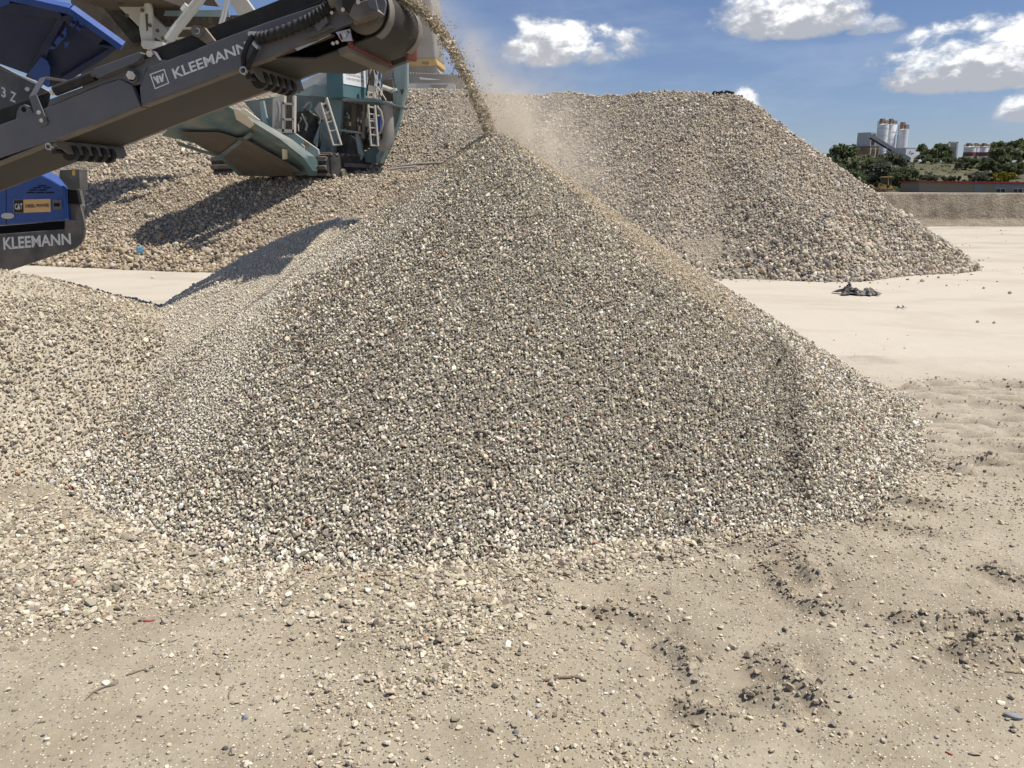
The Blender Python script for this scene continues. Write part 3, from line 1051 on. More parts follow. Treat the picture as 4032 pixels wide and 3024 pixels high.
# ------------------------------------------------------------------ painted metal and rubber
def paint(name, c, rough=0.5, dust=0.25, dustc=(0.42, 0.36, 0.28), metal=0.0, scale=3.0, rust=0.0, spec=0.4, chips=0.0):
    m, t, bs, _ = new_mat(name)
    co = t.add('ShaderNodeNewGeometry').outputs['Position']
    n1 = t.noise(co, scale, 6, 0.65)
    n2 = t.noise(co, scale * 9, 4, 0.65)
    col = t.mix(t.math('MULTIPLY', n2, 0.25), c4(c), c4([x * 0.72 for x in c]))
    if rust:
        k = t.ramp(t.noise(t.vmath('MULTIPLY', co, (1.0, 1.0, 0.45)), scale * 1.6, 7, 0.7), 0.66 - rust * 0.25, 0.74 - rust * 0.2)
        col = t.mix(k, col, t.mix(n2, (0.16, 0.075, 0.035, 1), (0.30, 0.17, 0.085, 1)))
    if dust:
        nz = t.add('ShaderNodeSeparateXYZ'); t.l.new(t.add('ShaderNodeNewGeometry').outputs['Normal'], nz.inputs[0])
        up = t.ramp(nz.outputs[2], 0.1, 0.85)
        k = t.math('ADD', t.math('MULTIPLY', t.ramp(n1, 0.35, 0.75), dust), t.math('MULTIPLY', up, min(0.55, dust * 1.3)), clamp=True)
        col = t.mix(k, col, c4(dustc))
        t.put(bs.inputs['Roughness'], t.math('ADD', rough, t.math('MULTIPLY', k, 0.35), clamp=True))
    else:
        t.put(bs.inputs['Roughness'], t.math('ADD', rough - 0.08, t.math('MULTIPLY', n1, 0.16)))
    t.l.new(col, bs.inputs['Base Color'])
    bs.inputs['Metallic'].default_value = metal
    bs.inputs['Specular IOR Level'].default_value = spec
    b = t.add('ShaderNodeBump'); b.inputs['Strength'].default_value = 0.08; b.inputs['Distance'].default_value = 0.01
    t.l.new(n2, b.inputs['Height']); t.l.new(b.outputs[0], bs.inputs['Normal'])
    return m


m_anth = paint('anthracite_paint', (0.118, 0.121, 0.136), 0.45, 0.16, (0.30, 0.275, 0.24), scale=2.6)
m_anth_d = paint('dusty_anthracite', (0.085, 0.083, 0.082), 0.55, 0.35)
m_blue = paint('blue_paint', (0.018, 0.075, 0.30), 0.38, 0.05, scale=2.0)
m_blue_shade = paint('shaded_blue_paint', (0.014, 0.026, 0.075), 0.45, 0.05, scale=2.0)  # the blue darkened, so the hopper's shade is in the colour
m_rubber = paint('black_rubber', (0.018, 0.018, 0.019), 0.65, 0.05, scale=5.0, spec=0.3)
m_belt = paint('conveyor_belt', (0.042, 0.038, 0.033), 0.7, 0.35, (0.105, 0.09, 0.07), scale=2.5, spec=0.25)
m_belt_edge = paint('scuffed_belt', (0.16, 0.145, 0.125), 0.55, 0.5, (0.36, 0.32, 0.26), scale=6.0)
m_steel = paint('zinc_steel', (0.52, 0.52, 0.50), 0.38, 0.15, metal=0.75, scale=12)
m_white = paint('white_lettering', (0.78, 0.78, 0.77), 0.5, 0.0)
m_dirty = paint('dirty_steel', (0.14, 0.122, 0.10), 0.7, 0.5, (0.33, 0.28, 0.21), rust=0.15)
m_red = paint('red_paint', (0.22, 0.03, 0.028), 0.6, 0.45, (0.2, 0.16, 0.12))
m_yellow = paint('yellow_sticker', (0.75, 0.52, 0.06), 0.5, 0.1)
m_amber = paint('amber_sign', (0.80, 0.50, 0.20), 0.5, 0.0)
m_black = paint('black_print', (0.012, 0.012, 0.012), 0.5, 0.0)
m_hole = paint('black_opening', (0.006, 0.006, 0.007), 0.9, 0.0)

# ------------------------------------------------------------------ the crusher with the discharge conveyor (left)
YAW = R(11.5)
LAT = Vector((math.sin(YAW), math.cos(YAW), 0))          # across the belt, away from us
NRM = -LAT
CP0 = at(1326, 188, 6.15)
BW = 0.86                                               # frame width


def A(px, py, off=0.0):
    return onp(px, py, CP0 + LAT * off, NRM)


EX = (A(1168, 179) - A(240, 541)).normalized()
EZ = LAT.cross(EX).normalized()
if EZ.z < 0: EZ = -EZ
crusher = empty('mobile_crusher', (A(-250, 700).x, 9.0, 0), 'blue and anthracite mobile crusher whose conveyor pours gravel onto the cone', 'crusher')


def plate(name, poly, mat, parent, off=0.0, th=0.02, bevel=0.003, **kw):
    return MB().prism([A(x, y, off) for x, y in poly], LAT * th).build(name, mat, parent, bevel=bevel, **kw)


UP = [(557, 411), (549, 345), (578, 268), (659, 238), (848, 162), (1050, 87), (1256, 18), (1400, -34), (1400, 84), (1300, 126), (1168, 179), (1052, 224), (935, 270)]
LO = [(-900, 988), (-900, 858), (0, 491), (131, 444), (183, 423), (400, 333), (472, 311), (518, 334), (551, 414), (240, 541), (0, 622)]
conv = plate('discharge_conveyor', UP, m_anth, crusher, th=0.05, bevel=0.006, label='anthracite conveyor arm with white lettering')
plate('lower_side_panel', LO, m_anth, conv, th=0.05, bevel=0.006)
FAR = [(-900, 988), (-900, 858), (0, 491), (183, 423), (578, 268), (848, 162), (1050, 87), (1256, 18), (1400, -34), (1400, 84), (1300, 126), (1168, 179), (935, 270), (557, 412), (240, 541), (0, 622)]
MB().prism([A(x, y) + LAT * (BW - 0.05) for x, y in FAR], LAT * 0.05).build('far_side_panel', m_anth_d, conv)
# bottom flange of the near beam, seen dusty from below
for p, q in (((557, 411), (1300, 126)), ((-900, 988), (551, 414))):
    a, b = A(*p), A(*q)
    MB().box(a - EZ * 0.016, b - a, LAT * 0.085, EZ * 0.014).build('bottom_flange', m_dirty, conv)
# hinge lug plates that stand above the lower panel
plate('hinge_plate', [(186, 422), (196, 390), (372, 326), (402, 318), (498, 292), (520, 330), (472, 311), (400, 332)], m_anth, conv, off=0.012, th=0.03)
plate('hinge_plate', [(520, 335), (500, 300), (515, 268), (548, 262), (575, 268), (560, 330)], m_anth, conv, off=0.008, th=0.04)
plate('pin_lug', [(555, 275), (575, 215), (592, 197), (606, 202), (618, 222), (627, 236), (660, 237), (600, 262)], m_anth, conv, off=0.006, th=0.04)
# rubber skirts that stand above the beam
plate('rubber_skirt', [(575, 280), (600, 194), (763, 134), (1077, 8), (1300, -82), (1400, -120), (1400, -20), (1050, 95), (848, 170), (659, 245)], m_rubber, conv, off=0.06, th=0.015)
plate('rubber_skirt', [(-900, 850), (-900, 790), (0, 431), (196, 360), (186, 428), (0, 498)], m_rubber, conv, off=0.06, th=0.015)
MB().prism([A(x, y) + LAT * (BW - 0.08) for x, y in [(-900, 858), (-900, 790), (0, 431), (600, 194), (1077, 8), (1400, -120), (1400, -20), (848, 165), (400, 340), (0, 495)]], LAT * 0.015).build('rubber_skirt', m_rubber, conv)
# belt loop round the head drum
C0 = A(1425, 38)
RB = 0.178


def loc(s, q):
    return C0 + EX * s + EZ * q


def sq(P):
    d = P - C0
    return d.dot(EX), d.dot(EZ)


s_l, q_l = sq(A(240, 541)); s_r, q_r = sq(A(1168, 179))
q_left = q_l + 0.018
prof = [loc(s_l - 3.6, q_left + (q_l - q_r) * 0.0), loc(s_l, q_left), loc(s_r - 0.25, q_r + 0.012), loc(s_r + 0.1, min(q_r + 0.004, -RB)), loc(-0.25, -RB - 0.002)]
print('conveyor', s_l, q_l, s_r, q_r, -RB)
for k in range(0, 19):
    th = -math.pi / 2 + math.pi * k / 18
    prof.append(loc(math.cos(th) * RB, math.sin(th) * RB))
prof += [loc(-1.0, RB * 0.95), loc(-7.4, RB * 0.9)]


def ribbon(name, path, o0, o1, th, mat, parent):
    """a belt-like band: path in the side plane, from offset o0 to o1 across"""
    mb = MB(); n = len(path)
    nr = []
    for i in range(n):
        d = (path[min(i + 1, n - 1)] - path[max(i - 1, 0)]).normalized()
        nr.append(LAT.cross(d).normalized())
    for i, p in enumerate(path):
        mb.v += [tuple(p + LAT * o0), tuple(p + LAT * o1), tuple(p + LAT * o1 + nr[i] * th), tuple(p + LAT * o0 + nr[i] * th)]
    for i in range(n - 1):
        for k in range(4):
            k2 = (k + 1) % 4
            mb.f.append((i * 4 + k, i * 4 + k2, i * 4 + 4 + k2, i * 4 + 4 + k))
    mb.f.append((0, 1, 2, 3)); e = 4 * (n - 1); mb.f.append((e, e + 1, e + 2, e + 3))
    return mb.build(name, mat, parent, smooth=True)


ribbon('belt', prof, 0.055, BW - 0.055, 0.012, m_belt, conv)
for o0, o1 in ((0.045, 0.15), (BW - 0.15, BW - 0.045)):       # worn pale rims of the belt round the drum
    ribbon('belt_rim', [p + (p - C0).normalized() * 0.014 for p in prof[6:24]], o0, o1, 0.008, m_belt_edge, conv)
MB().tube([C0 + LAT * 0.06, C0 + LAT * (BW - 0.06)], RB - 0.02, 28).build('head_drum', m_dirty, conv, smooth=True)
MB().tube([C0 - LAT * 0.06, C0 + LAT * 0.1], 0.045, 14).build('drum_axle', m_dirty, conv, smooth=True)
# head bearing, drive motor and its guard
plate('bearing_plate', [(1395, -20), (1500, -40), (1519, 10), (1512, 55), (1490, 80), (1440, 60), (1395, 84)], m_anth, conv, off=-0.01, th=0.03)
MB().tube([A(1395, 10, -0.16), A(1395, 10, 0.02)], 0.085, 20).build('drive_motor', m_rubber, conv, smooth=True)
MB().tube([A(1352, 22, -0.10), A(1352, 22, 0.0)], 0.06, 16).build('drive_motor', m_anth_d, conv, smooth=True)
MB().prism([A(1345, 30, -0.16), A(1440, -2, -0.16), A(1486, 42, -0.16), A(1392, 78, -0.16)], LAT * 0.16).build('motor_guard', m_anth_d, conv, bevel=0.006)
MB().prism([A(1444, -8, -0.17), A(1474, -20, -0.17), A(1487, 40, -0.17), A(1450, 26, -0.17)], LAT * 0.02).build('guard_flap', m_anth, conv)
MB().box(A(1392, 96, -0.03), A(1498, 60, -0.03) - A(1392, 96, -0.03), LAT * 0.06, EZ * 0.03).build('bearing_rail', m_dirty, conv, bevel=0.004)
plate('gusset', [(1235, 90), (1262, 76), (1283, 63), (1290, 82), (1268, 108), (1252, 125), (1242, 112)], m_anth, conv, off=-0.05, th=0.04)
plate('guide_rail', [(1192, 138), (1300, 98), (1310, 112), (1202, 156)], m_anth_d, conv, off=-0.03, th=0.03)
plate('worn_edge_strip', [(1160, 190), (1196, 176), (1250, 160), (1300, 128), (1303, 138), (1170, 200)], m_steel, conv, off=0.01, th=0.004)
# corrugated hose with fittings
hp = [A(1012, 152, -0.05), A(1060, 142, -0.055), A(1130, 118, -0.06), A(1200, 88, -0.06), A(1250, 60, -0.06), A(1290, 30, -0.05), A(1312, 0, -0.04)]
pts, rad = [], []
for i in range(len(hp) - 1):
    for k in range(12):
        pts.append(hp[i].lerp(hp[i + 1], k / 12)); rad.append(0.046 if (k // 2) % 2 else 0.037)
MB().tube(pts, rad, 14).build('corrugated_hose', m_rubber, conv, smooth=True)
for p, q, r in (((980, 134), (1030, 134), 0.017), ((1000, 168), (1020, 190), 0.022), ((985, 138), (995, 150), 0.012), ((1012, 152), (1040, 142), 0.028)):
    MB().tube([A(*p, -0.05), A(*q, -0.05)], r, 10).build('hose_fitting', m_steel, conv, smooth=True)
MB().tube([A(996, 140, -0.05), A(972, 180, -0.06), A(958, 225, -0.05), A(960, 262, 0.02), A(975, 290, 0.08)], 0.020, 10).build('hydraulic_hose', m_rubber, conv, smooth=True)
MB().tube([A(1010, 190, -0.05), A(1000, 215, -0.06), A(985, 245, -0.04), A(972, 272, 0.03)], 0.018, 10).build('hydraulic_hose', m_rubber, conv, smooth=True)
for px, py, r in ((1410, 8, 0.016), (1350, 38, 0.014), (1306, 50, 0.012)):
    MB().tube([A(px, py, -0.19), A(px, py, -0.15)], r, 8).build('bolt_head', m_steel, conv)
MB().tube([A(1300, 10, -0.08), A(1340, -4, -0.08)], 0.04, 10).build('hose_clamp', m_dirty, conv, smooth=True)
# cylinder with its shield, strap, lifting lugs
MB().tube([A(218, 358, -0.02), A(372, 298, -0.02)], 0.040, 18).build('gas_strut', m_rubber, conv, smooth=True)
plate('strut_shield', [(367, 272), (372, 268), (548, 203), (560, 210), (541, 241), (380, 308), (369, 290)], m_anth, conv, off=-0.06, th=0.10, bevel=0.006)
MB().tube([A(372, 300, 0.0), A(585, 216, 0.0)], 0.020, 10).build('strut_rod', m_rubber, conv, smooth=True)
for px, py, r in ((206, 364, 0.024), (588, 212, 0.026), (515, 297, 0.036)):
    MB().tube([A(px, py, -0.06), A(px, py, -0.005)], r, 6).build('hex_bolt', m_steel, conv, bevel=0.003)
MB().ring(A(518, 300, -0.02), -NRM, 0.036, 0.052, 0.03).build('hinge_boss', m_anth, conv)
plate('strap', [(113, 382), (142, 373), (187, 482), (180, 493), (157, 501), (151, 494)], m_anth, conv, off=-0.016, th=0.012, bevel=0.002)
MB().prism([A(113, 382, -0.016), A(142, 373, -0.016), A(183, 301, 0.05), A(156, 307, 0.05)], LAT * 0.012).build('strap', m_anth, conv, bevel=0.002)
MB().prism([A(180, 301, 0.04), A(283, 318, 0.25), A(283, 328, 0.25), A(180, 313, 0.04)], LAT * 0.03).build('strap', m_anth_d, conv, bevel=0.002)
for py in (443, 475):
    MB().tube([A(152 + (py - 443) * 0.34, py, -0.035), A(152 + (py - 443) * 0.34, py, -0.014)], 0.017, 8).build('bolt_head', m_steel, conv, bevel=0.003)
lug = [A(62, 470), A(66, 440)]
lug = [(62, 472), (66, 440), (78, 418), (95, 411), (112, 418), (124, 436), (131, 448)]
plate('lifting_lug', lug, m_anth, conv, off=0.004, th=0.03)
MB().ring(A(93, 431, 0.001), LAT, 0.0, 0.022, 0.002, 16).build('lug_hole', m_hole, conv)
MB().tube([A(775, 122, -0.03), A(775, 122, 0.30)], 0.042, 16).build('idler_boss', m_anth_d, conv, smooth=True)
plate('idler_arm', [(765, 138), (805, 108), (846, 160), (815, 175)], m_dirty, conv, off=0.02, th=0.03)
MB().ring(A(775, 122, -0.034), LAT, 0.016, 0.024, 0.006, 18).build('idler_washer', m_steel, conv)
# roller brackets under the belt, each with five rubber discs
for (p0x, p0y), (p1x, p1y), drop in (((240, 545), (553, 580), 0.105), ((1012, 243), (1262, 316), 0.115)):
    a = A(p0x, p0y, 0.02)
    b = a + LAT * (BW - 0.02)
    dn = -EZ
    MB().prism([a - EX * 0.06, b - EX * 0.06, b - EX * 0.06 + dn * drop * 0.8, b - LAT * 0.10 - EX * 0.06 + dn * drop, a + LAT * 0.10 - EX * 0.06 + dn * drop, a - EX * 0.06 + dn * drop * 0.35], -EX * 0.012).build('roller_bracket', m_anth_d, conv, bevel=0.003)
    MB().box(a - EX * 0.06, LAT * (BW - 0.02), -EX * 0.10, dn * 0.012).build('roller_bracket', m_anth_d, conv)
    for k in range(5):
        c = a - EX * 0.11 + LAT * (0.16 + 0.115 * k) + dn * 0.075
        MB().tube([c, c + LAT * 0.055], 0.070, 18).build('rubber_disc', m_rubber, conv, smooth=True, bevel=0.006)
    MB().tube([a - EX * 0.11 + dn * 0.075, b - EX * 0.11 + dn * 0.075], 0.022, 10).build('roller_shaft', m_rubber, conv, smooth=True)
    MB().ring(a - EX * 0.12 - LAT * 0.03 + dn * 0.03, LAT, 0.020, 0.030, 0.03, 16).build('shaft_end', m_steel, conv)
# scraper beam with red paint at the head
s0 = A(1326, 182, 0.0)
MB().box(s0 - EZ * 0.02, LAT * (BW + 0.02), EX * 0.085, -EZ * 0.05).build('scraper_beam', m_dirty, conv, bevel=0.005)
MB().box(s0 + EX * 0.088 - EZ * 0.035, LAT * (BW + 0.02), EX * 0.02, EZ * 0.075).build('scraper_blade', m_red, conv, bevel=0.003)
plate('scraper_holder', [(1320, 126), (1378, 112), (1387, 160), (1345, 164), (1330, 140)], m_steel, conv, off=-0.02, th=0.012)
for x0, y0, x1, y1 in ((1338, 134, 1346, 155), (1368, 122, 1374, 130)):
    MB().tube([A(x0, y0, -0.024), A(x1, y1, -0.024)], 0.007, 6).build('holder_slot', m_red, conv)
MB().tube([A(1356, 139, -0.04), A(1356, 139, -0.02)], 0.014, 6).build('bolt_head', m_steel, conv)
for px, py in ((1311, 171), (1327, 167)):
    MB().tube([A(px, py, -0.03), A(px, py, 0.0)], 0.014, 6).build('bolt_head', m_steel, conv)
e0 = s0 + LAT * (BW + 0.02) + EX * 0.06
MB().box(e0 - EZ * 0.04 - EX * 0.02, LAT * 0.08, EX * 0.22, EZ * 0.06).build('scraper_end', m_rubber, conv, bevel=0.005)
MB().cbox(e0 + EX * 0.22 - EZ * 0.06, 0.09, 0.08, 0.10, YAW).build('scraper_end', m_red, conv, bevel=0.012)
MB().tube([C0 + LAT * (BW - 0.06), C0 + LAT * (BW + 0.09)], 0.055, 6).build('drum_axle', m_steel, conv, bevel=0.004)
MB().box(C0 + LAT * BW - EX * 0.25 - EZ * 0.05, EX * 0.32, LAT * 0.04, EZ * 0.10).build('bearing_plate', m_anth_d, conv, bevel=0.004)

# white lettering and the framed W emblem
lift = NRM * 0.003
put_text('lettering', 'KLEEMANN', [A(690, 311), A(977, 201), A(968, 162), A(676, 272)], m_white, conv, lift, 0.022)
sqo = [(590, 292), (648, 271), (668, 328), (611, 352)]
cxm, cym = sum(p[0] for p in sqo) / 4, sum(p[1] for p in sqo) / 4
mb = MB()
for i in range(4):
    p, q = sqo[i], sqo[(i + 1) % 4]
    f = 0.86
    pi = (cxm + (p[0] - cxm) * f, cym + (p[1] - cym) * f); qi = (cxm + (q[0] - cxm) * f, cym + (q[1] - cym) * f)
    mb.prism([A(*p) + lift, A(*q) + lift, A(*qi) + lift, A(*pi) + lift], NRM * 0.0006)
for st in ([(602, 304), (609, 301), (630, 326), (623, 329)], [(620, 329), (630, 327), (622, 297), (615, 300)], [(624, 299), (631, 296), (643, 322), (636, 325)], [(636, 325), (644, 322), (645, 289), (638, 291)]):
    mb.prism([A(x, y) + lift for x, y in st], NRM * (0.0004 + 0.0003 * random.random()))
mb.build('emblem', m_white, conv)

# --- body of the crusher behind the conveyor
H0 = 3.3                                               # hood plane, metres behind the conveyor panel
hood = plate('engine_hood', [(-700, 930), (-700, 690), (0, 690), (120, 668), (200, 706), (251, 737), (257, 867), (0, 886)], m_blue, crusher, off=H0, th=0.3, bevel=0.02)
plate('hood_gap', [(-700, 935), (0, 890), (253, 870), (254, 903), (0, 925), (-700, 980)], m_hole, crusher, off=H0 + 0.12, th=0.2)
sk = plate('side_skirt', [(-700, 1200), (-700, 965), (0, 922), (255, 902), (256, 868), (300, 868), (300, 830), (316, 812), (326, 850), (334, 900), (330, 935), (316, 962), (295, 978), (186, 1015), (0, 1077)], m_anth_d, crusher, off=H0 - 0.05, th=0.03, bevel=0.004)
plate('rear_panel', [(252, 735), (300, 735), (316, 812), (300, 872), (254, 872)], m_anth_d, crusher, off=H0 + 0.1, th=0.1)
plate('dark_recess', [(254, 742), (302, 748), (314, 805), (262, 800)], m_hole, crusher, off=H0 + 0.06, th=0.05)
put_text('lettering', 'KLEEMANN', [A(15, 983, H0 - 0.05), A(281, 962, H0 - 0.05), A(278, 918, H0 - 0.05), A(12, 935, H0 - 0.05)], m_white, sk, lift, 0.028)
cab = plate('control_box', [(232, 700), (234, 668), (312, 664), (315, 742), (300, 748), (270, 746)], m_anth_d, crusher, off=H0 - 0.1, th=0.15, bevel=0.01)
plate('warning_sticker', [(284, 672), (294, 671), (295, 690), (284, 691)], m_yellow, cab, off=H0 - 0.104, th=0.003, bevel=0)
for r_i, (y0, xa, xb) in enumerate(((729, 150, 205), (737, 130, 202), (746, 115, 203), (756, 105, 203))):
    for x0 in range(xa, xb - 20, 38):
        plate('louvre_slot', [(x0, y0), (x0 + 32, y0 - 1), (x0 + 32, y0 + 4), (x0, y0 + 5)], m_hole, hood, off=H0 - 0.003, th=0.004, bevel=0)
sg = plate('maker_sign', [(53, 787), (198, 783), (200, 834), (54, 839)], m_amber, crusher, off=H0 - 0.006, th=0.004, bevel=0)
plate('sign_field', [(54, 788), (91, 787), (92, 837), (55, 838)], m_black, sg, off=H0 - 0.009, th=0.002, bevel=0)
ql = lambda *p: [A(x, y, H0 - 0.011) for x, y in p]
put_text('sign_lettering', 'CAT', ql((58, 824), (88, 823), (88, 801), (58, 802)), m_white, sg, (0, 0, 0), 0.02)
MB().prism(ql((66, 826), (80, 825), (73, 815)), NRM * 0.001).build('sign_triangle', m_amber, sg)
put_text('sign_lettering', 'DIESEL POWER', ql((99, 818), (193, 815), (193, 802), (99, 805)), m_black, sg, (0, 0, 0), 0.015)
lt = plate('door_latch', [(206, 788), (240, 786), (241, 824), (208, 826)], m_anth, crusher, off=H0 - 0.02, th=0.02)
plate('latch_grip', [(212, 800), (234, 799), (234, 812), (212, 813)], m_hole, lt, off=H0 - 0.024, th=0.004, bevel=0)
MB().prism([A(30 + 26 * math.cos(a * math.pi / 8), 850 + 12 * math.sin(a * math.pi / 8), H0 - 0.012) for a in range(16)], LAT * 0.01).build('hinge_disc', m_steel, crusher)
plate('hood_seam', [(22, 700), (24, 700), (26, 884), (24, 884)], m_hole, hood, off=H0 - 0.002, th=0.002, bevel=0)
# chassis, track and hopper; most of it stands outside the picture
MB().box(A(-1400, 1000, H0 + 0.3), EX.cross(LAT).cross(LAT) * 0 + Vector((LAT.y, -LAT.x, 0)) * 5.5, LAT * 2.0, (0, 0, 0.5)).build('chassis', m_anth_d, crusher)
axc = Vector((LAT.y, -LAT.x, 0))
for off in (H0 + 0.35, H0 + 2.3):
    c = A(-900, 1080, off); c.z = 0.40
    mb = MB()
    ring = [c + axc * (1.6 + 0.38 * math.cos(a)) + Vector((0, 0, 0.38 * math.sin(a))) for a in np.linspace(-math.pi / 2, math.pi / 2, 9)] + \
           [c - axc * (1.6 + 0.38 * math.cos(a)) + Vector((0, 0, -0.38 * math.sin(a))) for a in np.linspace(-math.pi / 2, math.pi / 2, 9)]
    mb.prism(ring, LAT * 0.45)
    mb.build('crawler_track', m_dirty, crusher)
# hopper walls lean out towards us
HN = (NRM * 0.80 + Vector((0, 0, -0.55)) + axc * 0.12).normalized()
HP = at(300, 240, 9.6)


def Hq(px, py, o=0.0):
    return onp(px, py, HP - HN * o, HN)


hop = MB().prism([Hq(x, y) for x, y in [(-500, 80), (-500, -220), (-100, -60), (134, 0), (288, 28), (490, 173), (406, 236), (276, 316), (190, 345), (110, 292), (0, 252)]], -HN * 0.02).build('hopper_wall', m_blue_shade, crusher, bevel=0.004)
for (p, q, w_) in (((-100, -62), (288, 26), 0.10), ((288, 26), (492, 172), 0.10)):
    a, b = Hq(*p), Hq(*q)
    up_ = (b - a).cross(HN).normalized()
    if up_.z < 0: up_ = -up_
    MB().box(a - up_ * 0.05, b - a, up_ * 0.08, HN * 0.10).build('hopper_rim', m_blue, hop, bevel=0.006)
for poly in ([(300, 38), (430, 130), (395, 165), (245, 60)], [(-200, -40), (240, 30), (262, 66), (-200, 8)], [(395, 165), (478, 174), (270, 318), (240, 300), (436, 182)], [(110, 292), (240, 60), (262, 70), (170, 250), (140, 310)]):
    MB().prism([Hq(x, y) for x, y in poly], HN * 0.07).build('hopper_rib', m_blue_shade, hop, bevel=0.005)
for poly in ([(274, 98), (302, 52), (303, 80), (296, 99), (284, 101)], [(301, 111), (330, 68), (327, 110), (315, 118)], [(194, 191), (262, 105), (263, 137), (224, 184), (214, 192)], [(257, 188), (257, 162), (276, 162), (268, 180)],
             [(110, 290), (164, 222), (186, 236), (199, 262), (194, 342), (140, 312)], [(-20, 15), (0, 26), (36, 16), (42, 0), (0, -30)]):
    MB().prism([Hq(x, y, -0.085) for x, y in poly], HN * 0.02).build('hopper_bracket', m_blue, hop, bevel=0.002)
for px, py in ((289, 87), (317, 105), (243, 141), (212, 178)):
    MB().ring(Hq(px, py, -0.109), HN, 0.0, 0.022, 0.001, 12).build('bracket_hole', m_hole, hop)
tp = plate('type_panel', [(-500, 560), (-500, 60), (0, 257), (142, 332), (192, 360), (0, 433)], m_anth_d, crusher, off=0.9, th=0.03)
a, b = A(-500, 58, 0.9), A(145, 333, 0.9)
MB().box(a, b - a, LAT * 0.06, (0, 0, 0.02)).build('panel_edge', m_steel, tp)
put_text('lettering', '3', [A(6, 380, 0.9), A(24, 388, 0.9), A(24, 349, 0.9), A(6, 340, 0.9)], m_white, tp, lift, 0.03)
put_text('lettering', 'Z', [A(39, 396, 0.9), A(62, 406, 0.9), A(66, 368, 0.9), A(42, 356, 0.9)], m_white, tp, lift, 0.03)
MB().tube([A(107, 351, 0.87), A(107, 351, 0.9)], 0.02, 8).build('bolt_head', m_steel, tp)
# ------------------------------------------------------------------ older teal crusher on the rubble terrace
m_teal = paint('teal_paint', (0.085, 0.15, 0.156), 0.65, 0.75, (0.27, 0.255, 0.22), scale=1.3, rust=0.3)
m_teal_l = paint('faded_teal_paint', (0.21, 0.31, 0.315), 0.65, 0.5, (0.42, 0.39, 0.33), scale=1.1, rust=0.25)
m_teal_n = paint('clean_teal_paint', (0.060, 0.165, 0.185), 0.5, 0.25, (0.3, 0.29, 0.26), scale=0.8)
m_cream = paint('cream_paint', (0.56, 0.53, 0.45), 0.6, 0.35, (0.40, 0.35, 0.28), scale=1.2, rust=0.14)
m_pale = paint('pale_steel_paint', (0.62, 0.63, 0.58), 0.55, 0.25, (0.45, 0.40, 0.32), scale=1.0, rust=0.12)
m_brown = paint('brown_dusty_steel', (0.10, 0.085, 0.066), 0.75, 0.45, (0.19, 0.16, 0.125), scale=0.9, rust=0.3)
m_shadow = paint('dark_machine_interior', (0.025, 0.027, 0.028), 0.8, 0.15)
m_tread = paint('crawler_steel', (0.11, 0.095, 0.078), 0.6, 0.6, (0.36, 0.31, 0.245), scale=3)
m_greybelt = paint('grey_duct', (0.26, 0.25, 0.235), 0.6, 0.35, scale=1.5)
m_sheet = paint('white_sheet', (0.80, 0.82, 0.83), 0.5, 0.05)

TB = at(1230, 690, 21.3)
teal = empty('jaw_crusher', (TB.x - 1.0, 22.0, 2.2), 'worn teal tracked crusher with ladders standing on the rubble terrace', 'crusher')
A1 = Vector((-0.87, 0.49, 0))        # along its front, to the left and away
A2 = Vector((0.49, 0.87, 0))         # along its length, to the right and away
DP = Vector((0.25, 0.97, 0))


def tplate(name, poly, Y, th, mat, parent=teal, dirv=DP, bevel=0.0, lean=0.0):
    """lean: how far the upper edge overhangs towards us (metres per photo pixel above 690)"""
    return MB().prism([at(x, y, Y - (690 - y) * lean) for x, y in poly], Vector(dirv) * th).build(name, mat, parent, bevel=bevel)


def tbar(name, pts, Y, r, mat, parent=teal, seg=8):
    return MB().tube([at(p[0], p[1], p[2] if len(p) > 2 else Y) for p in pts], r, seg).build(name, mat, parent, smooth=True)


# crawler tracks with single shoes
for cpx, cpy, cy, nm in ((1240, 652, 21.0, 0), (872, 648, 22.2, 1)):
    c = at(cpx, cpy, cy)
    rr, ln, wd = 0.27, 3.5, 0.78
    c0 = c + A1 * (-wd / 2) + A2 * 0.25
    out = []
    for a in np.linspace(math.pi / 2, 1.5 * math.pi, 9):
        out.append(c0 + A2 * (math.cos(a) * rr) + Vector((0, 0, math.sin(a) * rr)))
    for a in np.linspace(-math.pi / 2, math.pi / 2, 9):
        out.append(c0 + A2 * (ln + math.cos(a) * rr) + Vector((0, 0, math.sin(a) * rr)))
    trk = MB().prism([c0 + (p - c0) * 0.999 - Vector((0, 0, 0.0)) for p in out], A1 * wd).build('crawler_track', m_shadow, teal)
    # shoes all round the loop
    per = []
    for i in range(len(out)):
        p, q = out[i], out[(i + 1) % len(out)]
        n_ = max(1, int((q - p).length / 0.11))
        for k in range(n_):
            per.append((p.lerp(q, k / n_), (q - p).normalized()))
    acc, last = [], None
    for p, d in per:
        if last is None or (p - last).length > 0.135:
            acc.append((p, d)); last = p
    for p, d in acc:
        nrm = A1.cross(d).normalized()
        if (p - (c0 + A2 * ln / 2)).dot(nrm) < 0: nrm = -nrm
        MB().box(p - A1 * 0.02, A1 * (wd + 0.04), d * 0.105, nrm * 0.035).box(p - A1 * 0.015 + nrm * 0.033, A1 * (wd + 0.03), d * 0.03, nrm * 0.035).build('track_shoe', m_tread, trk)
    for k in range(5):
        w = c0 + A2 * (0.35 + 0.6 * k) - Vector((0, 0, 0.17)) - A1 * 0.03
        MB().tube([w, w - A1 * 0.06], 0.10, 14).build('track_roller', m_tread, trk, smooth=True)
    w = c0 + A2 * 0.4 - A1 * 0.03 - Vector((0, 0, 0.02))
    MB().box(w, A2 * 2.5, -A1 * 0.05, (0, 0, 0.10)).build('track_frame', m_tread, trk)

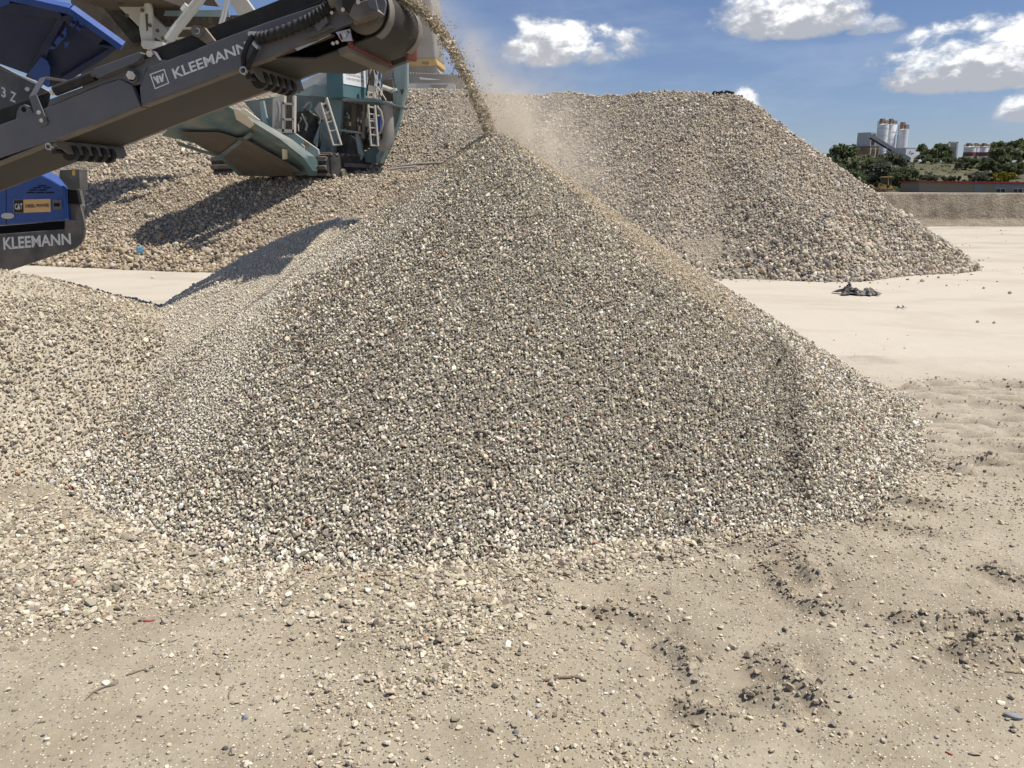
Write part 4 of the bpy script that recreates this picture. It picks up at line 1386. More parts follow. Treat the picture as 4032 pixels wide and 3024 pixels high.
# lower slanting discharge chute, mostly in shade
tplate('chute_side', [(636, 535), (700, 470), (790, 440), (900, 420), (980, 470), (1110, 545), (1200, 612), (1232, 660), (1222, 690), (1150, 692), (1010, 694), (940, 692), (905, 660), (870, 625), (760, 560)], 20.9, 0.5, m_teal, lean=0.0085)
tplate('chute_belly', [(700, 520), (860, 520), (990, 560), (1160, 668), (1150, 688), (960, 690), (870, 610)], 20.7, 0.12, m_brown, lean=0.0085)
tplate('chute_edge', [(880, 430), (900, 420), (1100, 545), (1195, 620), (1232, 672), (1228, 692), (1212, 692), (1196, 655), (1150, 610)], 20.55, 0.25, m_teal, lean=0.0085)
tplate('chute_rib', [(930, 545), (950, 540), (1130, 640), (1185, 675), (1165, 680), (1100, 660)], 20.6, 0.1, m_brown, lean=0.0085)
tplate('chute_flange', [(700, 560), (860, 612), (985, 520), (995, 528), (870, 625), (700, 572)], 20.62, 0.08, m_teal, lean=0.0085)
tplate('grease_stain_plate', [(918, 425), (960, 440), (1000, 490), (985, 505), (930, 470)], 20.5, 0.04, m_cream, lean=0.0085)
tplate('chute_lip', [(942, 440), (962, 428), (1020, 472), (1015, 478)], 20.4, 0.06, m_pale, lean=0.0085)
tplate('chute_bracket', [(1110, 585), (1122, 588), (1124, 625), (1112, 628)], 20.45, 0.10, m_cream, lean=0.0085)
tplate('inner_wall', [(1104, 540), (1236, 650), (1228, 662), (1240, 690), (1262, 640), (1250, 588), (1160, 525)], 21.1, 0.1, m_teal_l)
tplate('lifting_lug', [(1168, 590), (1172, 572), (1186, 566), (1197, 576), (1198, 606), (1184, 604)], 21.0, 0.06, m_teal_l)
# central body
tplate('body_wall', [(960, 400), (1160, 370), (1280, 370), (1290, 640), (1180, 640), (1060, 520)], 22.4, 0.6, m_teal)
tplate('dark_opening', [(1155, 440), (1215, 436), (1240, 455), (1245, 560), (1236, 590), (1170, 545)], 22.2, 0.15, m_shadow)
tplate('slanted_plate', [(1232, 560), (1262, 478), (1266, 500), (1250, 588), (1256, 590)], 21.9, 0.08, m_teal_l)
tplate('slanted_plate', [(1236, 430), (1258, 402), (1290, 440), (1302, 462), (1290, 470), (1262, 470)], 22.0, 0.08, m_cream)
tplate('pillar', [(1268, 480), (1298, 370), (1348, 375), (1340, 512), (1305, 640), (1258, 640)], 22.1, 0.12, m_teal_l)
tplate('top_shelf', [(1150, 372), (1238, 332), (1290, 340), (1290, 384), (1250, 378), (1180, 376)], 21.8, 0.3, m_teal_l)
tplate('rear_sheet', [(1120, 385), (1170, 335), (1240, 296), (1296, 280), (1296, 350), (1200, 385)], 22.6, 0.1, m_pale)
tplate('top_shelf', [(1232, 322), (1262, 306), (1290, 300), (1288, 345)], 21.9, 0.2, m_pale)
# cabinet with a white slotted sheet
c = at(1352, 382, 21.4)
cabm = MB().box(c, A1 * 0.55, A2 * 0.95, (0, 0, 1.25)).build('cabinet', m_teal_n, teal, bevel=0.01)
s0 = c + A2 * 0.02 - A1 * 0.012 + Vector((0, 0, 0.33))
wsheet = MB().box(s0, A2 * 0.90, A1 * 0.010, (0, 0, 0.95)).build('slotted_sheet', m_sheet, cabm)
for r_i in range(6):
    for k in range(14):
        p = s0 - A1 * 0.004 + A2 * (0.13 + 0.052 * k) + Vector((0, 0, 0.12 + 0.105 * r_i))
        MB().box(p, A2 * 0.014, -A1 * 0.001, (0, 0, 0.055)).build('slot', m_shadow, wsheet)
tplate('pillar_rust', [(1290, 376), (1345, 378), (1340, 386), (1290, 384)], 21.7, 0.05, m_brown)
# platform, dark engine bay and ladders
tplate('platform', [(1345, 386), (1480, 388), (1556, 412), (1552, 418), (1478, 402), (1350, 396)], 21.2, 0.9, m_teal)
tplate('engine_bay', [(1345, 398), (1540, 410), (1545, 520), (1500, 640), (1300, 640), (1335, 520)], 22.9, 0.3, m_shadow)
tplate('bay_post', [(1385, 410), (1402, 408), (1400, 520), (1382, 520)], 21.9, 0.1, m_brown)
tplate('bay_post', [(1428, 412), (1436, 412), (1434, 545), (1426, 545)], 21.7, 0.06, m_tread)
tplate('bay_bar', [(1340, 508), (1430, 520), (1430, 528), (1340, 516)], 21.8, 0.05, m_teal_l)
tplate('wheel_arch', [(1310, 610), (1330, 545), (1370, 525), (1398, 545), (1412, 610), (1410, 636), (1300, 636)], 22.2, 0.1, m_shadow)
tplate('arch_plate', [(1398, 530), (1408, 525), (1418, 560), (1430, 610), (1415, 640), (1410, 600)], 22.0, 0.08, m_teal_l)
tplate('filter_can', [(1436, 465), (1456, 464), (1456, 495), (1438, 497)], 22.2, 0.2, m_cream)
tplate('blue_tank', [(1488, 458), (1498, 456), (1496, 520), (1486, 520)], 22.2, 0.2, m_blue)
tplate('white_tank', [(1470, 450), (1484, 450), (1483, 500), (1469, 500)], 22.3, 0.2, m_pale)
for (a0, a1), (b0, b1), Y, n_r in (((1264, 405), (1314, 573)), ((1286, 384), (1344, 571)), 20.9, 5), (((1450, 412), (1462, 575)), ((1476, 414), (1489, 575)), 21.0, 6), (((1449, 360), (1450, 384)), ((1474, 362), (1476, 386)), 21.3, 2):
    lad = tbar('ladder', [a0, a1], Y, 0.028, m_cream)
    tbar('ladder_rail', [b0, b1], Y, 0.028, m_cream, lad)
    for k in range(n_r):
        f = (k + 0.35) / n_r if k < n_r - 1 else 0.985
        tbar('rung', [(a0[0] + (a1[0] - a0[0]) * f, a0[1] + (a1[1] - a0[1]) * f), (b0[0] + (b1[0] - b0[0]) * f, b0[1] + (b1[1] - b0[1]) * f)], Y, 0.022, m_cream, lad)
MB().tube([at(1522, 414, 21.4), at(1526, 470, 21.4), at(1530, 540, 21.4), at(1520, 568, 21.4), at(1500, 574, 21.5)], 0.16, 14).build('grey_duct', m_greybelt, teal, smooth=True)
tbar('hose', [(1484, 418), (1500, 440), (1508, 480), (1500, 520), (1484, 532)], 21.2, 0.035, m_greybelt)
tplate('end_plate', [(1560, 205), (1592, 205), (1594, 240), (1600, 335), (1570, 480), (1530, 590), (1502, 636), (1482, 640), (1480, 612), (1520, 560), (1548, 440), (1545, 330)], 21.9, 0.12, m_teal_l, bevel=0.01)
tplate('end_flange', [(1594, 235), (1604, 240), (1604, 340), (1574, 480), (1530, 596), (1502, 642), (1496, 640), (1566, 480), (1594, 336)], 21.75, 0.10, m_teal_l)
tplate('end_pocket', [(1574, 352), (1592, 350), (1580, 372)], 21.75, 0.05, m_shadow)
tplate('foot_plate', [(1470, 580), (1500, 570), (1530, 575), (1500, 645), (1440, 640), (1430, 600)], 22.1, 0.2, m_teal)
for poly, Y, mt in (([(1440, 215), (1462, 215), (1458, 330), (1442, 330)], 22.0, m_teal), ([(1462, 220), (1482, 218), (1472, 350), (1456, 350)], 21.8, m_brown), ([(1484, 215), (1512, 215), (1510, 262), (1492, 300)], 21.9, m_pale),
                    ([(1515, 230), (1552, 215), (1556, 300), (1500, 318)], 22.1, m_greybelt), ([(1500, 318), (1545, 310), (1548, 350), (1512, 352)], 21.7, m_brown), ([(1442, 335), (1490, 340), (1488, 362), (1444, 360)], 21.6, m_cream),
                    ([(1510, 352), (1556, 330), (1556, 400), (1500, 395)], 22.0, m_brown), ([(1545, 285), (1566, 290), (1562, 400), (1548, 380)], 22.2, m_teal_l)):
    tplate('frame_piece', poly, Y, 0.1, mt)
tbar('ram', [(1506, 342), (1550, 358)], 21.5, 0.06, m_cream)
tbar('ram_head', [(1548, 352), (1552, 362)], 21.5, 0.10, m_teal_l)
tbar('handrail', [(1475, 330), (1500, 360), (1520, 395)], 21.3, 0.015, m_cream)
# cream guard box with a mesh window
gb = tplate('guard_box', [(1074, 388), (1112, 372), (1112, 520), (1072, 512)], 20.8, 0.1, m_cream)
for poly in ([(1112, 372), (1120, 370), (1118, 520), (1110, 520)], [(1152, 374), (1160, 376), (1158, 522), (1150, 520)], [(1112, 402), (1156, 406), (1156, 414), (1112, 410)], [(1112, 466), (1156, 466), (1156, 474), (1112, 474)], [(1072, 506), (1158, 510), (1158, 522), (1080, 522)]):
    tplate('guard_frame', poly, 20.7, 0.1, m_cream, gb)
tplate('guard_mesh', [(1116, 376), (1154, 378), (1154, 514), (1116, 512)], 20.86, 0.03, m_brown, gb)
tbar('guard_hose', [(1094, 400), (1100, 430), (1098, 480), (1082, 500)], 20.65, 0.04, m_greybelt, gb)
tplate('side_arc', [(1022, 400), (1036, 396), (1046, 450), (1062, 510), (1050, 515), (1030, 470)], 20.85, 0.08, m_teal_l)
# hopper and its supports above the conveyor arm
hp_ = tplate('hopper_belly', [(270, -60), (560, -60), (700, 60), (960, 60), (960, 110), (560, 320), (330, 380), (300, 160)], 22.6, 0.2, m_brown)
tplate('shade_slab', [(60, -75), (430, -75), (430, -330), (60, -330)], 19.4, 3.2, m_brown)  # unseen slab above the view, added to cast shade on the rubble
tplate('hopper_stripe', [(350, -40), (395, -40), (545, 115), (548, 160), (520, 168)], 22.3, 0.15, m_shadow)
tplate('hopper_stripe', [(330, -30), (352, -38), (530, 170), (500, 190)], 22.4, 0.15, m_tread)
tplate('swing_plate', [(400, -40), (500, -40), (570, 25), (600, 62), (690, 150), (650, 172), (560, 118)], 21.9, 0.12, m_pale)
tplate('ear_plate', [(570, 10), (576, 0), (585, 2), (594, 30), (598, 110), (600, 172), (588, 196), (560, 190), (546, 110), (550, 50)], 21.5, 0.10, m_pale, bevel=0.02)
tplate('ear_slot', [(571, 58), (576, 52), (582, 56), (582, 118), (577, 124), (574, 90)], 21.49, 0.01, m_brown)
tplate('ear_foot', [(556, 160), (600, 160), (640, 165), (640, 182), (590, 190), (556, 182)], 21.4, 0.2, m_pale)
tbar('ram_rod', [(655, 172), (672, 150)], 21.3, 0.075, m_steel)
tbar('ram', [(664, 160), (690, 120), (800, -20), (830, -60)], 21.3, 0.13, m_pale)
tbar('ram_pipe', [(698, 90), (732, 45), (780, -15)], 21.15, 0.035, m_pale)
tbar('ram_collar', [(728, 50), (746, 28)], 21.28, 0.15, m_pale)
tplate('cross_beam', [(600, 76), (940, 80), (940, 96), (600, 90)], 22.2, 0.2, m_brown)
tplate('cross_beam', [(655, 106), (772, 107), (772, 115), (655, 114)], 22.0, 0.1, m_cream)
tplate('cross_beam', [(640, 145), (760, 147), (760, 156), (640, 154)], 22.0, 0.1, m_cream)
tplate('cross_beam', [(478, 188), (560, 186), (560, 200), (478, 200)], 22.0, 0.1, m_brown)
tplate('side_sheet', [(650, 42), (900, 38), (902, 66), (644, 62)], 21.9, 0.04, m_teal_l)
tplate('side_post', [(605, -20), (680, -20), (640, 60), (610, 80)], 22.1, 0.15, m_brown)
tplate('side_post', [(770, -20), (830, -20), (860, 24), (800, 18)], 22.0, 0.1, m_brown)
tplate('side_post', [(880, -30), (950, -30), (1000, 40), (940, 60)], 22.1, 0.12, m_cream)
for k in (0, 10):
    tbar('hose', [(898 + k, -20), (884 + k, 20), (876 + k, 60), (866 + k, 95)], 21.2, 0.04, m_pale)

# pipes, cables and small boxes that clutter its flank
rgd = np.random.default_rng(5)
for k in range(26):
    x0 = rgd.uniform(1062, 1290); y0 = rgd.uniform(400, 600)
    if y0 > 470 + (x0 - 1062) * 0.55: continue
    pts = [(x0, y0)]
    for q in range(3):
        pts.append((pts[-1][0] + rgd.uniform(-14, 20), pts[-1][1] + rgd.uniform(4, 34)))
    tbar('hydraulic_pipe', pts, 21.75 + rgd.uniform(0, 0.25), rgd.uniform(0.012, 0.030), [m_cream, m_shadow, m_greybelt, m_teal_l][k % 4], seg=6)
for k in range(24):
    x0 = rgd.uniform(1350, 1535); y0 = rgd.uniform(412, 560)
    pts = [(x0, y0)]
    for q in range(3):
        pts.append((pts[-1][0] + rgd.uniform(-10, 12), pts[-1][1] + rgd.uniform(6, 26)))
    tbar('engine_pipe', pts, 22.2 + rgd.uniform(0, 0.4), rgd.uniform(0.012, 0.032), [m_cream, m_brown, m_greybelt, m_teal_l][k % 4], seg=6)
for k in range(18):
    x0 = rgd.uniform(1352, 1520); y0 = rgd.uniform(415, 600); w_, h_ = rgd.uniform(8, 22), rgd.uniform(8, 30)
    tplate('engine_box', [(x0, y0), (x0 + w_, y0 + 1), (x0 + w_, y0 + h_), (x0, y0 + h_)], 22.5 + rgd.uniform(0, 0.3), 0.15, [m_brown, m_teal, m_greybelt, m_tread][k % 4])
for k in range(14):
    x0 = rgd.uniform(1445, 1550); y0 = rgd.uniform(220, 340)
    tbar('hydraulic_pipe', [(x0, y0), (x0 + rgd.uniform(-12, 12), y0 + rgd.uniform(20, 50)), (x0 + rgd.uniform(-20, 20), y0 + rgd.uniform(50, 80))], 21.5 + rgd.uniform(0, 0.3), rgd.uniform(0.012, 0.028), [m_cream, m_shadow, m_brown][k % 3], seg=6)
for k in range(12):
    x0 = 640 + 25 * k
    tbar('grid_bar', [(x0, 64 + rgd.uniform(0, 4)), (x0 + rgd.uniform(-6, 6), 130 + rgd.uniform(0, 30))], 22.1, 0.02, m_brown, seg=6)
for k, (x0, y0) in enumerate([(560, 40), (590, 100), (640, 150), (700, 86), (830, 86), (900, 88), (500, 60), (470, 20), (620, 120)]):
    MB().tube([at(x0, y0, 21.45), at(x0, y0, 21.6)], 0.05, 8).build('pin_head', m_brown, teal)

# ------------------------------------------------------------------ excavator behind the crest
m_exy = paint('excavator_yellow', (0.55, 0.33, 0.035), 0.5, 0.25, scale=1.0)
m_exg = paint('dusty_grey_steel', (0.23, 0.22, 0.205), 0.65, 0.45, (0.36, 0.33, 0.29), scale=0.8)
XY = 28.2
exb = at(1700, 352, XY)
exv = empty('excavator', (exb.x, XY + 1, exb.z), 'dusty yellow and grey excavator parked on top of the stone pile', 'excavator')


def xplate(name, poly, Y, th, mat, parent=exv, bevel=0.0):
    return MB().prism([at(x, y, Y) for x, y in poly], (0.12 * th, 0.99 * th, 0)).build(name, mat, parent, bevel=bevel)


xplate('counterweight', [(1560, -60), (1690, -50), (1700, 5), (1706, 110), (1714, 228), (1560, 236)], XY, 1.6, m_exg, bevel=0.05)
xplate('yellow_frame', [(1560, 237), (1714, 229), (1722, 254), (1696, 258), (1560, 262)], XY + 0.02, 1.5, m_exy)
st = xplate('step_frame', [(1657, 237), (1692, 236), (1693, 260), (1657, 260)], XY - 0.06, 0.05, m_exy)
for yy in (242, 249):
    xplate('step_gap', [(1661, yy), (1689, yy), (1689, yy + 4), (1661, yy + 4)], XY - 0.065, 0.004, m_shadow, st)
xplate('slew_ring', [(1560, 263), (1712, 260), (1735, 290), (1560, 288)], XY + 0.1, 1.5, m_exg)
trk = xplate('crawler_track', [(1560, 286), (1720, 288), (1810, 296), (1826, 310), (1828, 346), (1812, 362), (1560, 366)], XY - 0.25, 0.55, m_exg, bevel=0.04)
xplate('track_frame', [(1560, 330), (1690, 328), (1786, 328), (1792, 336), (1792, 366), (1560, 366)], XY - 0.34, 0.1, m_pale, trk)
xplate('frame_recess', [(1692, 334), (1766, 332), (1756, 346), (1704, 350)], XY - 0.35, 0.02, m_exg, trk)
for k in range(22):
    x0 = 1562 + 11.5 * k; y0 = 283 + 0.055 * (x0 - 1560)
    xplate('track_shoe', [(x0, y0 - 3), (x0 + 6, y0 - 3), (x0 + 8, y0 + 3), (x0 - 2, y0 + 3)], XY - 0.27, 0.6, m_exg, trk)
xplate('track_guard', [(1650, 304), (1700, 309), (1735, 313), (1700, 315), (1654, 312)], XY - 0.36, 0.02, m_sheet, trk)
xplate('undercarriage', [(1560, 300), (1800, 306), (1800, 362), (1560, 364)], XY + 0.6, 1.4, m_exg)
# ------------------------------------------------------------------ far side of the yard: earth bank, plateau, hillside
m_bank, t, bs, _ = new_mat('cut_earth')
co = t.add('ShaderNodeNewGeometry').outputs['Position']
n = t.noise(t.vmath('MULTIPLY', co, (1.0, 1.0, 0.5)), 1.4, 7, 0.65)
n2 = t.noise(co, 6.0, 5, 0.7)
c = t.mix(t.ramp(n, 0.32, 0.7), (0.31, 0.255, 0.19, 1), (0.46, 0.395, 0.305, 1))
c = t.mix(t.ramp(n2, 0.6, 0.78, 0, 0.6), c, (0.19, 0.15, 0.105, 1))
t.l.new(c, bs.inputs['Base Color']); bs.inputs['Roughness'].default_value = 0.95; bs.inputs['Specular IOR Level'].default_value = 0.1
b = t.add('ShaderNodeBump'); b.inputs['Strength'].default_value = 0.9; b.inputs['Distance'].default_value = 0.35
t.l.new(n2, b.inputs['Height']); t.l.new(b.outputs[0], bs.inputs['Normal'])

BY = 45.0


def bank_y(x):
    return BY + 0.020 * (x - 28) ** 2 * 0.2 - 0.05 * (x - 28) + 0.9 * fbm(x * 0.12, x * 0 + 1, 3, 201)


bxs = np.arange(-60, 95, 0.28)
prof_u = np.linspace(0, 1, 30)
X, U = np.meshgrid(bxs, prof_u)
top = 1.86 - 0.0042 * (X - 22) + 0.10 * fbm(X.ravel() * 0.25, X.ravel() * 0, 3, 205).reshape(X.shape)
zz = np.where(U < 0.22, 0.35 * (U / 0.22) ** 1.6, 0.35 + (top - 0.35) * ((U - 0.22) / 0.66).clip(0, 1))
yy = bank_y(X.ravel()).reshape(X.shape) + np.where(U < 0.22, -1.3 + 1.3 * (U / 0.22), 0.45 * ((U - 0.22) / 0.66).clip(0, 1))
yy = yy + np.where(U > 0.88, (U - 0.88) / 0.12 * 6.0, 0)
rg = fbm(X.ravel() * 3.1, zz.ravel() * 0.8, 4, 207).reshape(X.shape)
yy = yy + 0.34 * rg * sst(U, 0.1, 0.3) * sst(U, 0.92, 0.85)
zz = np.where(U < 0.02, -0.1, zz)
V = np.stack([X, yy, zz], -1).reshape(-1, 3)
ii = np.arange(X.size).reshape(X.shape)
F = np.stack([ii[:-1, :-1], ii[:-1, 1:], ii[1:, 1:], ii[1:, :-1]], -1).reshape(-1, 4)
me = bpy.data.meshes.new('earth_bank'); me.from_pydata(V.tolist(), [], F.tolist()); me.materials.append(m_bank)
me.polygons.foreach_set('use_smooth', [True] * len(me.polygons))
o = bpy.data.objects.new('earth_bank', me); COL.objects.link(o); tag(o, kind='structure')

m_hill, t, bs, _ = new_mat('scrubby_hillside')
co = t.add('ShaderNodeNewGeometry').outputs['Position']
sx = t.add('ShaderNodeSeparateXYZ'); t.l.new(co, sx.inputs[0])
n = t.noise(t.vmath('MULTIPLY', co, (1.0, 0.6, 1.0)), 0.09, 7, 0.65)
n2 = t.noise(co, 0.6, 5, 0.7)
scrub = t.mix(t.ramp(n2, 0.35, 0.65), (0.060, 0.064, 0.036, 1), (0.15, 0.135, 0.085, 1))
scrub = t.mix(t.ramp(n, 0.60, 0.72), scrub, (0.25, 0.22, 0.16, 1))
c = t.mix(t.ramp(sx.outputs[1], 118, 140), (0.36, 0.305, 0.225, 1), scrub)
t.l.new(c, bs.inputs['Base Color']); bs.inputs['Roughness'].default_value = 0.95; bs.inputs['Specular IOR Level'].default_value = 0.05


def hill_h(x, y):
    z = 1.86 - 0.0042 * (np.clip(x, -60, 95) - 22) + 0.0068 * np.clip(y - 50, 0, 115)
    z = z + sst(y, 165, 232) * 8.6 + sst(y, 232, 262) * 1.2 + sst(y, 262, 420) * 2.5
    z = z + 1.1 * fbm(x * 0.035, y * 0.035, 4, 301) * sst(y, 160, 210)
    return z - 0.03


hxs = np.concatenate([np.arange(-700, -60, 16), np.arange(-60, 260, 3.0), np.arange(260, 900, 16)])
hys = np.concatenate([np.arange(48, 160, 6), np.arange(160, 300, 2.5), np.arange(300, 900, 25)])
X, Y = np.meshgrid(hxs, hys)
Z = hill_h(X.ravel(), Y.ravel()).reshape(X.shape)
Z[0] = 1.2
grid_mesh('hillside', hxs, hys, Z, m_hill, kind='structure')


def ground_at(px, Y):
    """point on the hillside under pixel column px at distance Y"""
    r = ray(px, 700)
    x = r.x / r.y * Y
    return Vector((x, Y, float(hill_h(np.array([x]), np.array([Y]))[0])))


# ------------------------------------------------------------------ trees and bushes
def leaf_mat(name, a, b):
    m, t, bs, _ = new_mat(name)
    co = t.add('ShaderNodeNewGeometry').outputs['Position']
    n = t.noise(co, 0.9, 3, 0.6)
    t.l.new(t.mix(t.ramp(n, 0.3, 0.7), c4(a), c4(b)), bs.inputs['Base Color'])
    bs.inputs['Roughness'].default_value = 0.8
    bs.inputs['Specular IOR Level'].default_value = 0.2
    tr = t.add('ShaderNodeBsdfTranslucent'); mx = t.add('ShaderNodeMixShader'); mx.inputs[0].default_value = 0.3
    t.l.new(bs.inputs['Base Color'].links[0].from_socket, tr.inputs[0])
    t.l.new(bs.outputs[0], mx.inputs[1]); t.l.new(tr.outputs[0], mx.inputs[2]); t.l.new(mx.outputs[0], _.inputs[0])
    return m


m_leaf = [leaf_mat('dark_leaves', (0.10, 0.125, 0.06), (0.17, 0.19, 0.095)), leaf_mat('olive_leaves', (0.14, 0.16, 0.08), (0.22, 0.23, 0.13)),
          leaf_mat('grey_green_leaves', (0.12, 0.135, 0.085), (0.18, 0.19, 0.125)), leaf_mat('yellow_flowers', (0.32, 0.27, 0.03), (0.16, 0.15, 0.035))]
m_bark = paint('bark', (0.10, 0.075, 0.05), 0.9, 0.0)


def crown(name, base, w, h, n, mat, parent, rg, leaf=0.5, lobes=9, low=0.1):
    C = np.stack([rg.uniform(-0.36, 0.36, lobes) * w, rg.uniform(-0.3, 0.3, lobes) * w, h * rg.uniform(low + 0.18, 0.86, lobes)], -1)
    C[0] = (0, 0, 0.55 * h)
    taper = 1 - 0.45 * (C[:, 2] / h)
    C[:, 0] *= taper * 1.08; C[:, 1] *= taper * 1.08
    rad = rg.uniform(0.08, 0.19, lobes) * min(w, 1.3 * h)
    k = rg.integers(0, lobes, n)
    d = rg.normal(size=(n, 3)); d /= np.linalg.norm(d, axis=1)[:, None]
    P = C[k] + d * (rad[k] * rg.uniform(0.55, 1.08, n) ** 0.7)[:, None] * np.array([1, 1, 0.85])
    P[:, 2] = np.where(P[:, 2] > h, h - (P[:, 2] - h) * 0.5, P[:, 2]); P[:, 2] = np.clip(P[:, 2], low * h, None)
    nr = rg.normal(size=(n, 3)); nr /= np.linalg.norm(nr, axis=1)[:, None]
    a = np.cross(nr, rg.normal(size=(n, 3))); a /= np.linalg.norm(a, axis=1)[:, None]
    b = np.cross(nr, a)
    s = (leaf * rg.uniform(0.5, 1.25, n))[:, None]
    Q = np.stack([P + a * s, P + b * s * 0.7, P - a * s, P - b * s * 0.7], 1) + np.array(base)
    me = bpy.data.meshes.new(name)
    me.from_pydata(Q.reshape(-1, 3).tolist(), [], np.arange(4 * n).reshape(-1, 4).tolist())
    me.materials.append(mat)
    o = bpy.data.objects.new(name, me); COL.objects.link(o); adopt(o, parent)
    return o


def tree(name, px, Y, wpx, top_px, mat, label, cat, seed, low=0.12, leaf=None, n=None, group=None, base_z=None):
    rg = np.random.default_rng(seed)
    g = ground_at(px, Y) if base_z is None else Vector((at(px, 700, Y).x, Y, base_z))
    w = 1.35 * wpx * Y / FPX
    h = max(at(px, top_px, Y).z - g.z, 0.8)
    root = empty(name, g, label, cat, group)
    mb = MB()
    mb.tube([g - Vector((0, 0, 0.1)), g + Vector((0.05 * w, 0, h * 0.35)), g + Vector((-0.03 * w, 0.02 * w, h * 0.75))], [0.045 * h, 0.032 * h, 0.008 * h], 7)
    for k in range(5):
        a = rg.uniform(0, 6.28); z0 = h * rg.uniform(0.2, 0.55)
        mb.tube([g + Vector((0.03 * w, 0, z0)), g + Vector((math.cos(a) * w * 0.2, math.sin(a) * w * 0.2, z0 + h * 0.14)), g + Vector((math.cos(a) * w * 0.36, math.sin(a) * w * 0.36, z0 + h * 0.22))], [0.018 * h, 0.012 * h, 0.004 * h], 5)
    mb.build('trunk', m_bark, root)
    crown('crown', g, w, h, n or int(1000 + 9 * wpx), mat, root, rg, leaf or max(0.20, 0.036 * w + 0.10), lobes=int(12 + wpx / 8), low=low)
    return root


TREES = [('tree', 3240, 196, 90, 604, 0, 'small dark tree peeking over the slope of the big stone pile'),
         ('tree', 3312, 200, 130, 570, 0, 'round dark tree left of the batching tower, tallest of that clump'),
         ('tree', 3290, 176, 120, 640, 1, 'olive tree low beside the slope of the big stone pile'),
         ('tree', 3385, 178, 150, 610, 1, 'broad olive tree in front of the rusty batching tower'),
         ('tree', 3450, 172, 130, 640, 2, 'grey green bushy tree behind the bulldozer'),
         ('tree', 3350, 166, 120, 680, 0, 'dark low tree left of the bulldozer'),
         ('tree', 3555, 164, 110, 655, 0, 'dark feathery tree just right of the bulldozer'),
         ('tree', 3500, 205, 100, 600, 2, 'loose grey green tree under the sloping conveyor gallery'),
         ('tree', 3670, 236, 130, 566, 0, 'dense round dark tree between the white hall and the concrete hopper'),
         ('tree', 3625, 226, 80, 610, 1, 'olive bush in front of the white hall corner'),
         ('tree', 3722, 226, 90, 618, 1, 'olive bush at the foot of the concrete hopper'),
         ('bush', 3795, 214, 90, 618, 1, 'olive bush left of the red banded silos'),
         ('bush', 3780, 208, 70, 640, 2, 'grey green bush below the concrete hopper'),
         ('tree', 3908, 262, 45, 552, 0, 'slim dark tree between the banded silos and the grey box tower'),
         ('tree', 3945, 214, 130, 580, 1, 'wide olive tree in front of the grey box tower'),
         ('tree', 4012, 232, 150, 552, 0, 'dark tree at the right edge of the hill'),
         ('bush', 3905, 200, 130, 622, 0, 'dark bush on the slope below the banded silos'),
         ('bush', 3985, 196, 120, 640, 1, 'olive bush near the right edge above the broom'),
         ('bush', 3950, 184, 80, 676, 3, 'yellow flowering broom bush above the red roof line'),
         ('bush', 3850, 186, 70, 680, 2, 'low grey scrub left of the yellow broom'),
         ('bush', 3660, 190, 80, 690, 2, 'low scrub above the left end of the red roof line'),
         ('tree', 3420, 190, 130, 630, 0, 'dark tree in the dense clump below the box tower'),
         ('tree', 3255, 184, 100, 632, 2, 'grey green tree at the left end of the clump on the hill'),
         ('tree', 3530, 180, 90, 650, 1, 'olive tree below the lower end of the conveyor gallery'),
         ('bush', 3745, 188, 90, 694, 2, 'low grey scrub above the middle of the red roof line')]
for k, (nm, px, Y, w, tp_, mi, lab) in enumerate(TREES):
    tree(nm, px, Y, w, tp_, m_leaf[mi], lab, nm, 500 + k, group='trees and bushes on the hill')
tree('bush', 700, 40, 150, 522, leaf_mat('fresh_green_leaves', (0.075, 0.105, 0.035), (0.13, 0.16, 0.055)), 'green bush behind the whitish stone heap under the conveyor', 'bush', 900, low=0.0, leaf=0.16, n=2600, base_z=2.4)
rgb = np.random.default_rng(77)
# scrub tufts on the slope
n = 260
pxs = rgb.uniform(3180, 4120, n); Ys = rgb.uniform(168, 236, n)
mbv, mbf = [], []
for k in range(n):
    g = ground_at(pxs[k], Ys[k]); rr_ = rgb.uniform(0.3, 0.9)
    for q in range(26):
        d = rgb.normal(size=3); d /= np.linalg.norm(d); d[2] = abs(d[2])
        p = np.array(g) + d * rr_ * np.array([1.3, 1.3, 0.7]); a = rgb.normal(size=3) * 0.16; b_ = rgb.normal(size=3) * 0.16
        i0 = len(mbv); mbv += [tuple(p + a), tuple(p + b_), tuple(p - a), tuple(p - b_)]; mbf.append((i0, i0 + 1, i0 + 2, i0 + 3))
me = bpy.data.meshes.new('scrub'); me.from_pydata(mbv, [], mbf); me.materials.append(m_leaf[2])
o = bpy.data.objects.new('scrub', me); COL.objects.link(o); tag(o, 'low dry scrub covering the hillside', kind='stuff')

# ------------------------------------------------------------------ plant buildings on the hill
m_silo = paint('white_silo_paint', (0.80, 0.80, 0.79), 0.5, 0.10, (0.5, 0.45, 0.38), scale=0.15)
m_wall_w = paint('white_cladding', (0.78, 0.78, 0.77), 0.55, 0.06, scale=0.2)
m_wall_g = paint('grey_cladding', (0.52, 0.53, 0.53), 0.6, 0.10, scale=0.2)
m_conc = paint('grey_concrete', (0.36, 0.345, 0.31), 0.8, 0.25, scale=0.3)
m_rusty = paint('rusty_steel', (0.30, 0.20, 0.125), 0.8, 0.35, (0.42, 0.35, 0.26), scale=0.5, rust=0.6)
m_band = paint('red_band', (0.22, 0.055, 0.04), 0.6, 0.2, scale=0.4)
m_tan_wall = paint('tan_render', (0.33, 0.275, 0.21), 0.8, 0.10, scale=0.3)
m_roof_red = paint('red_roof_edge', (0.36, 0.025, 0.03), 0.5, 0.08, scale=0.3)
m_shutter = paint('grey_shutter', (0.26, 0.285, 0.295), 0.6, 0.1, scale=0.4)
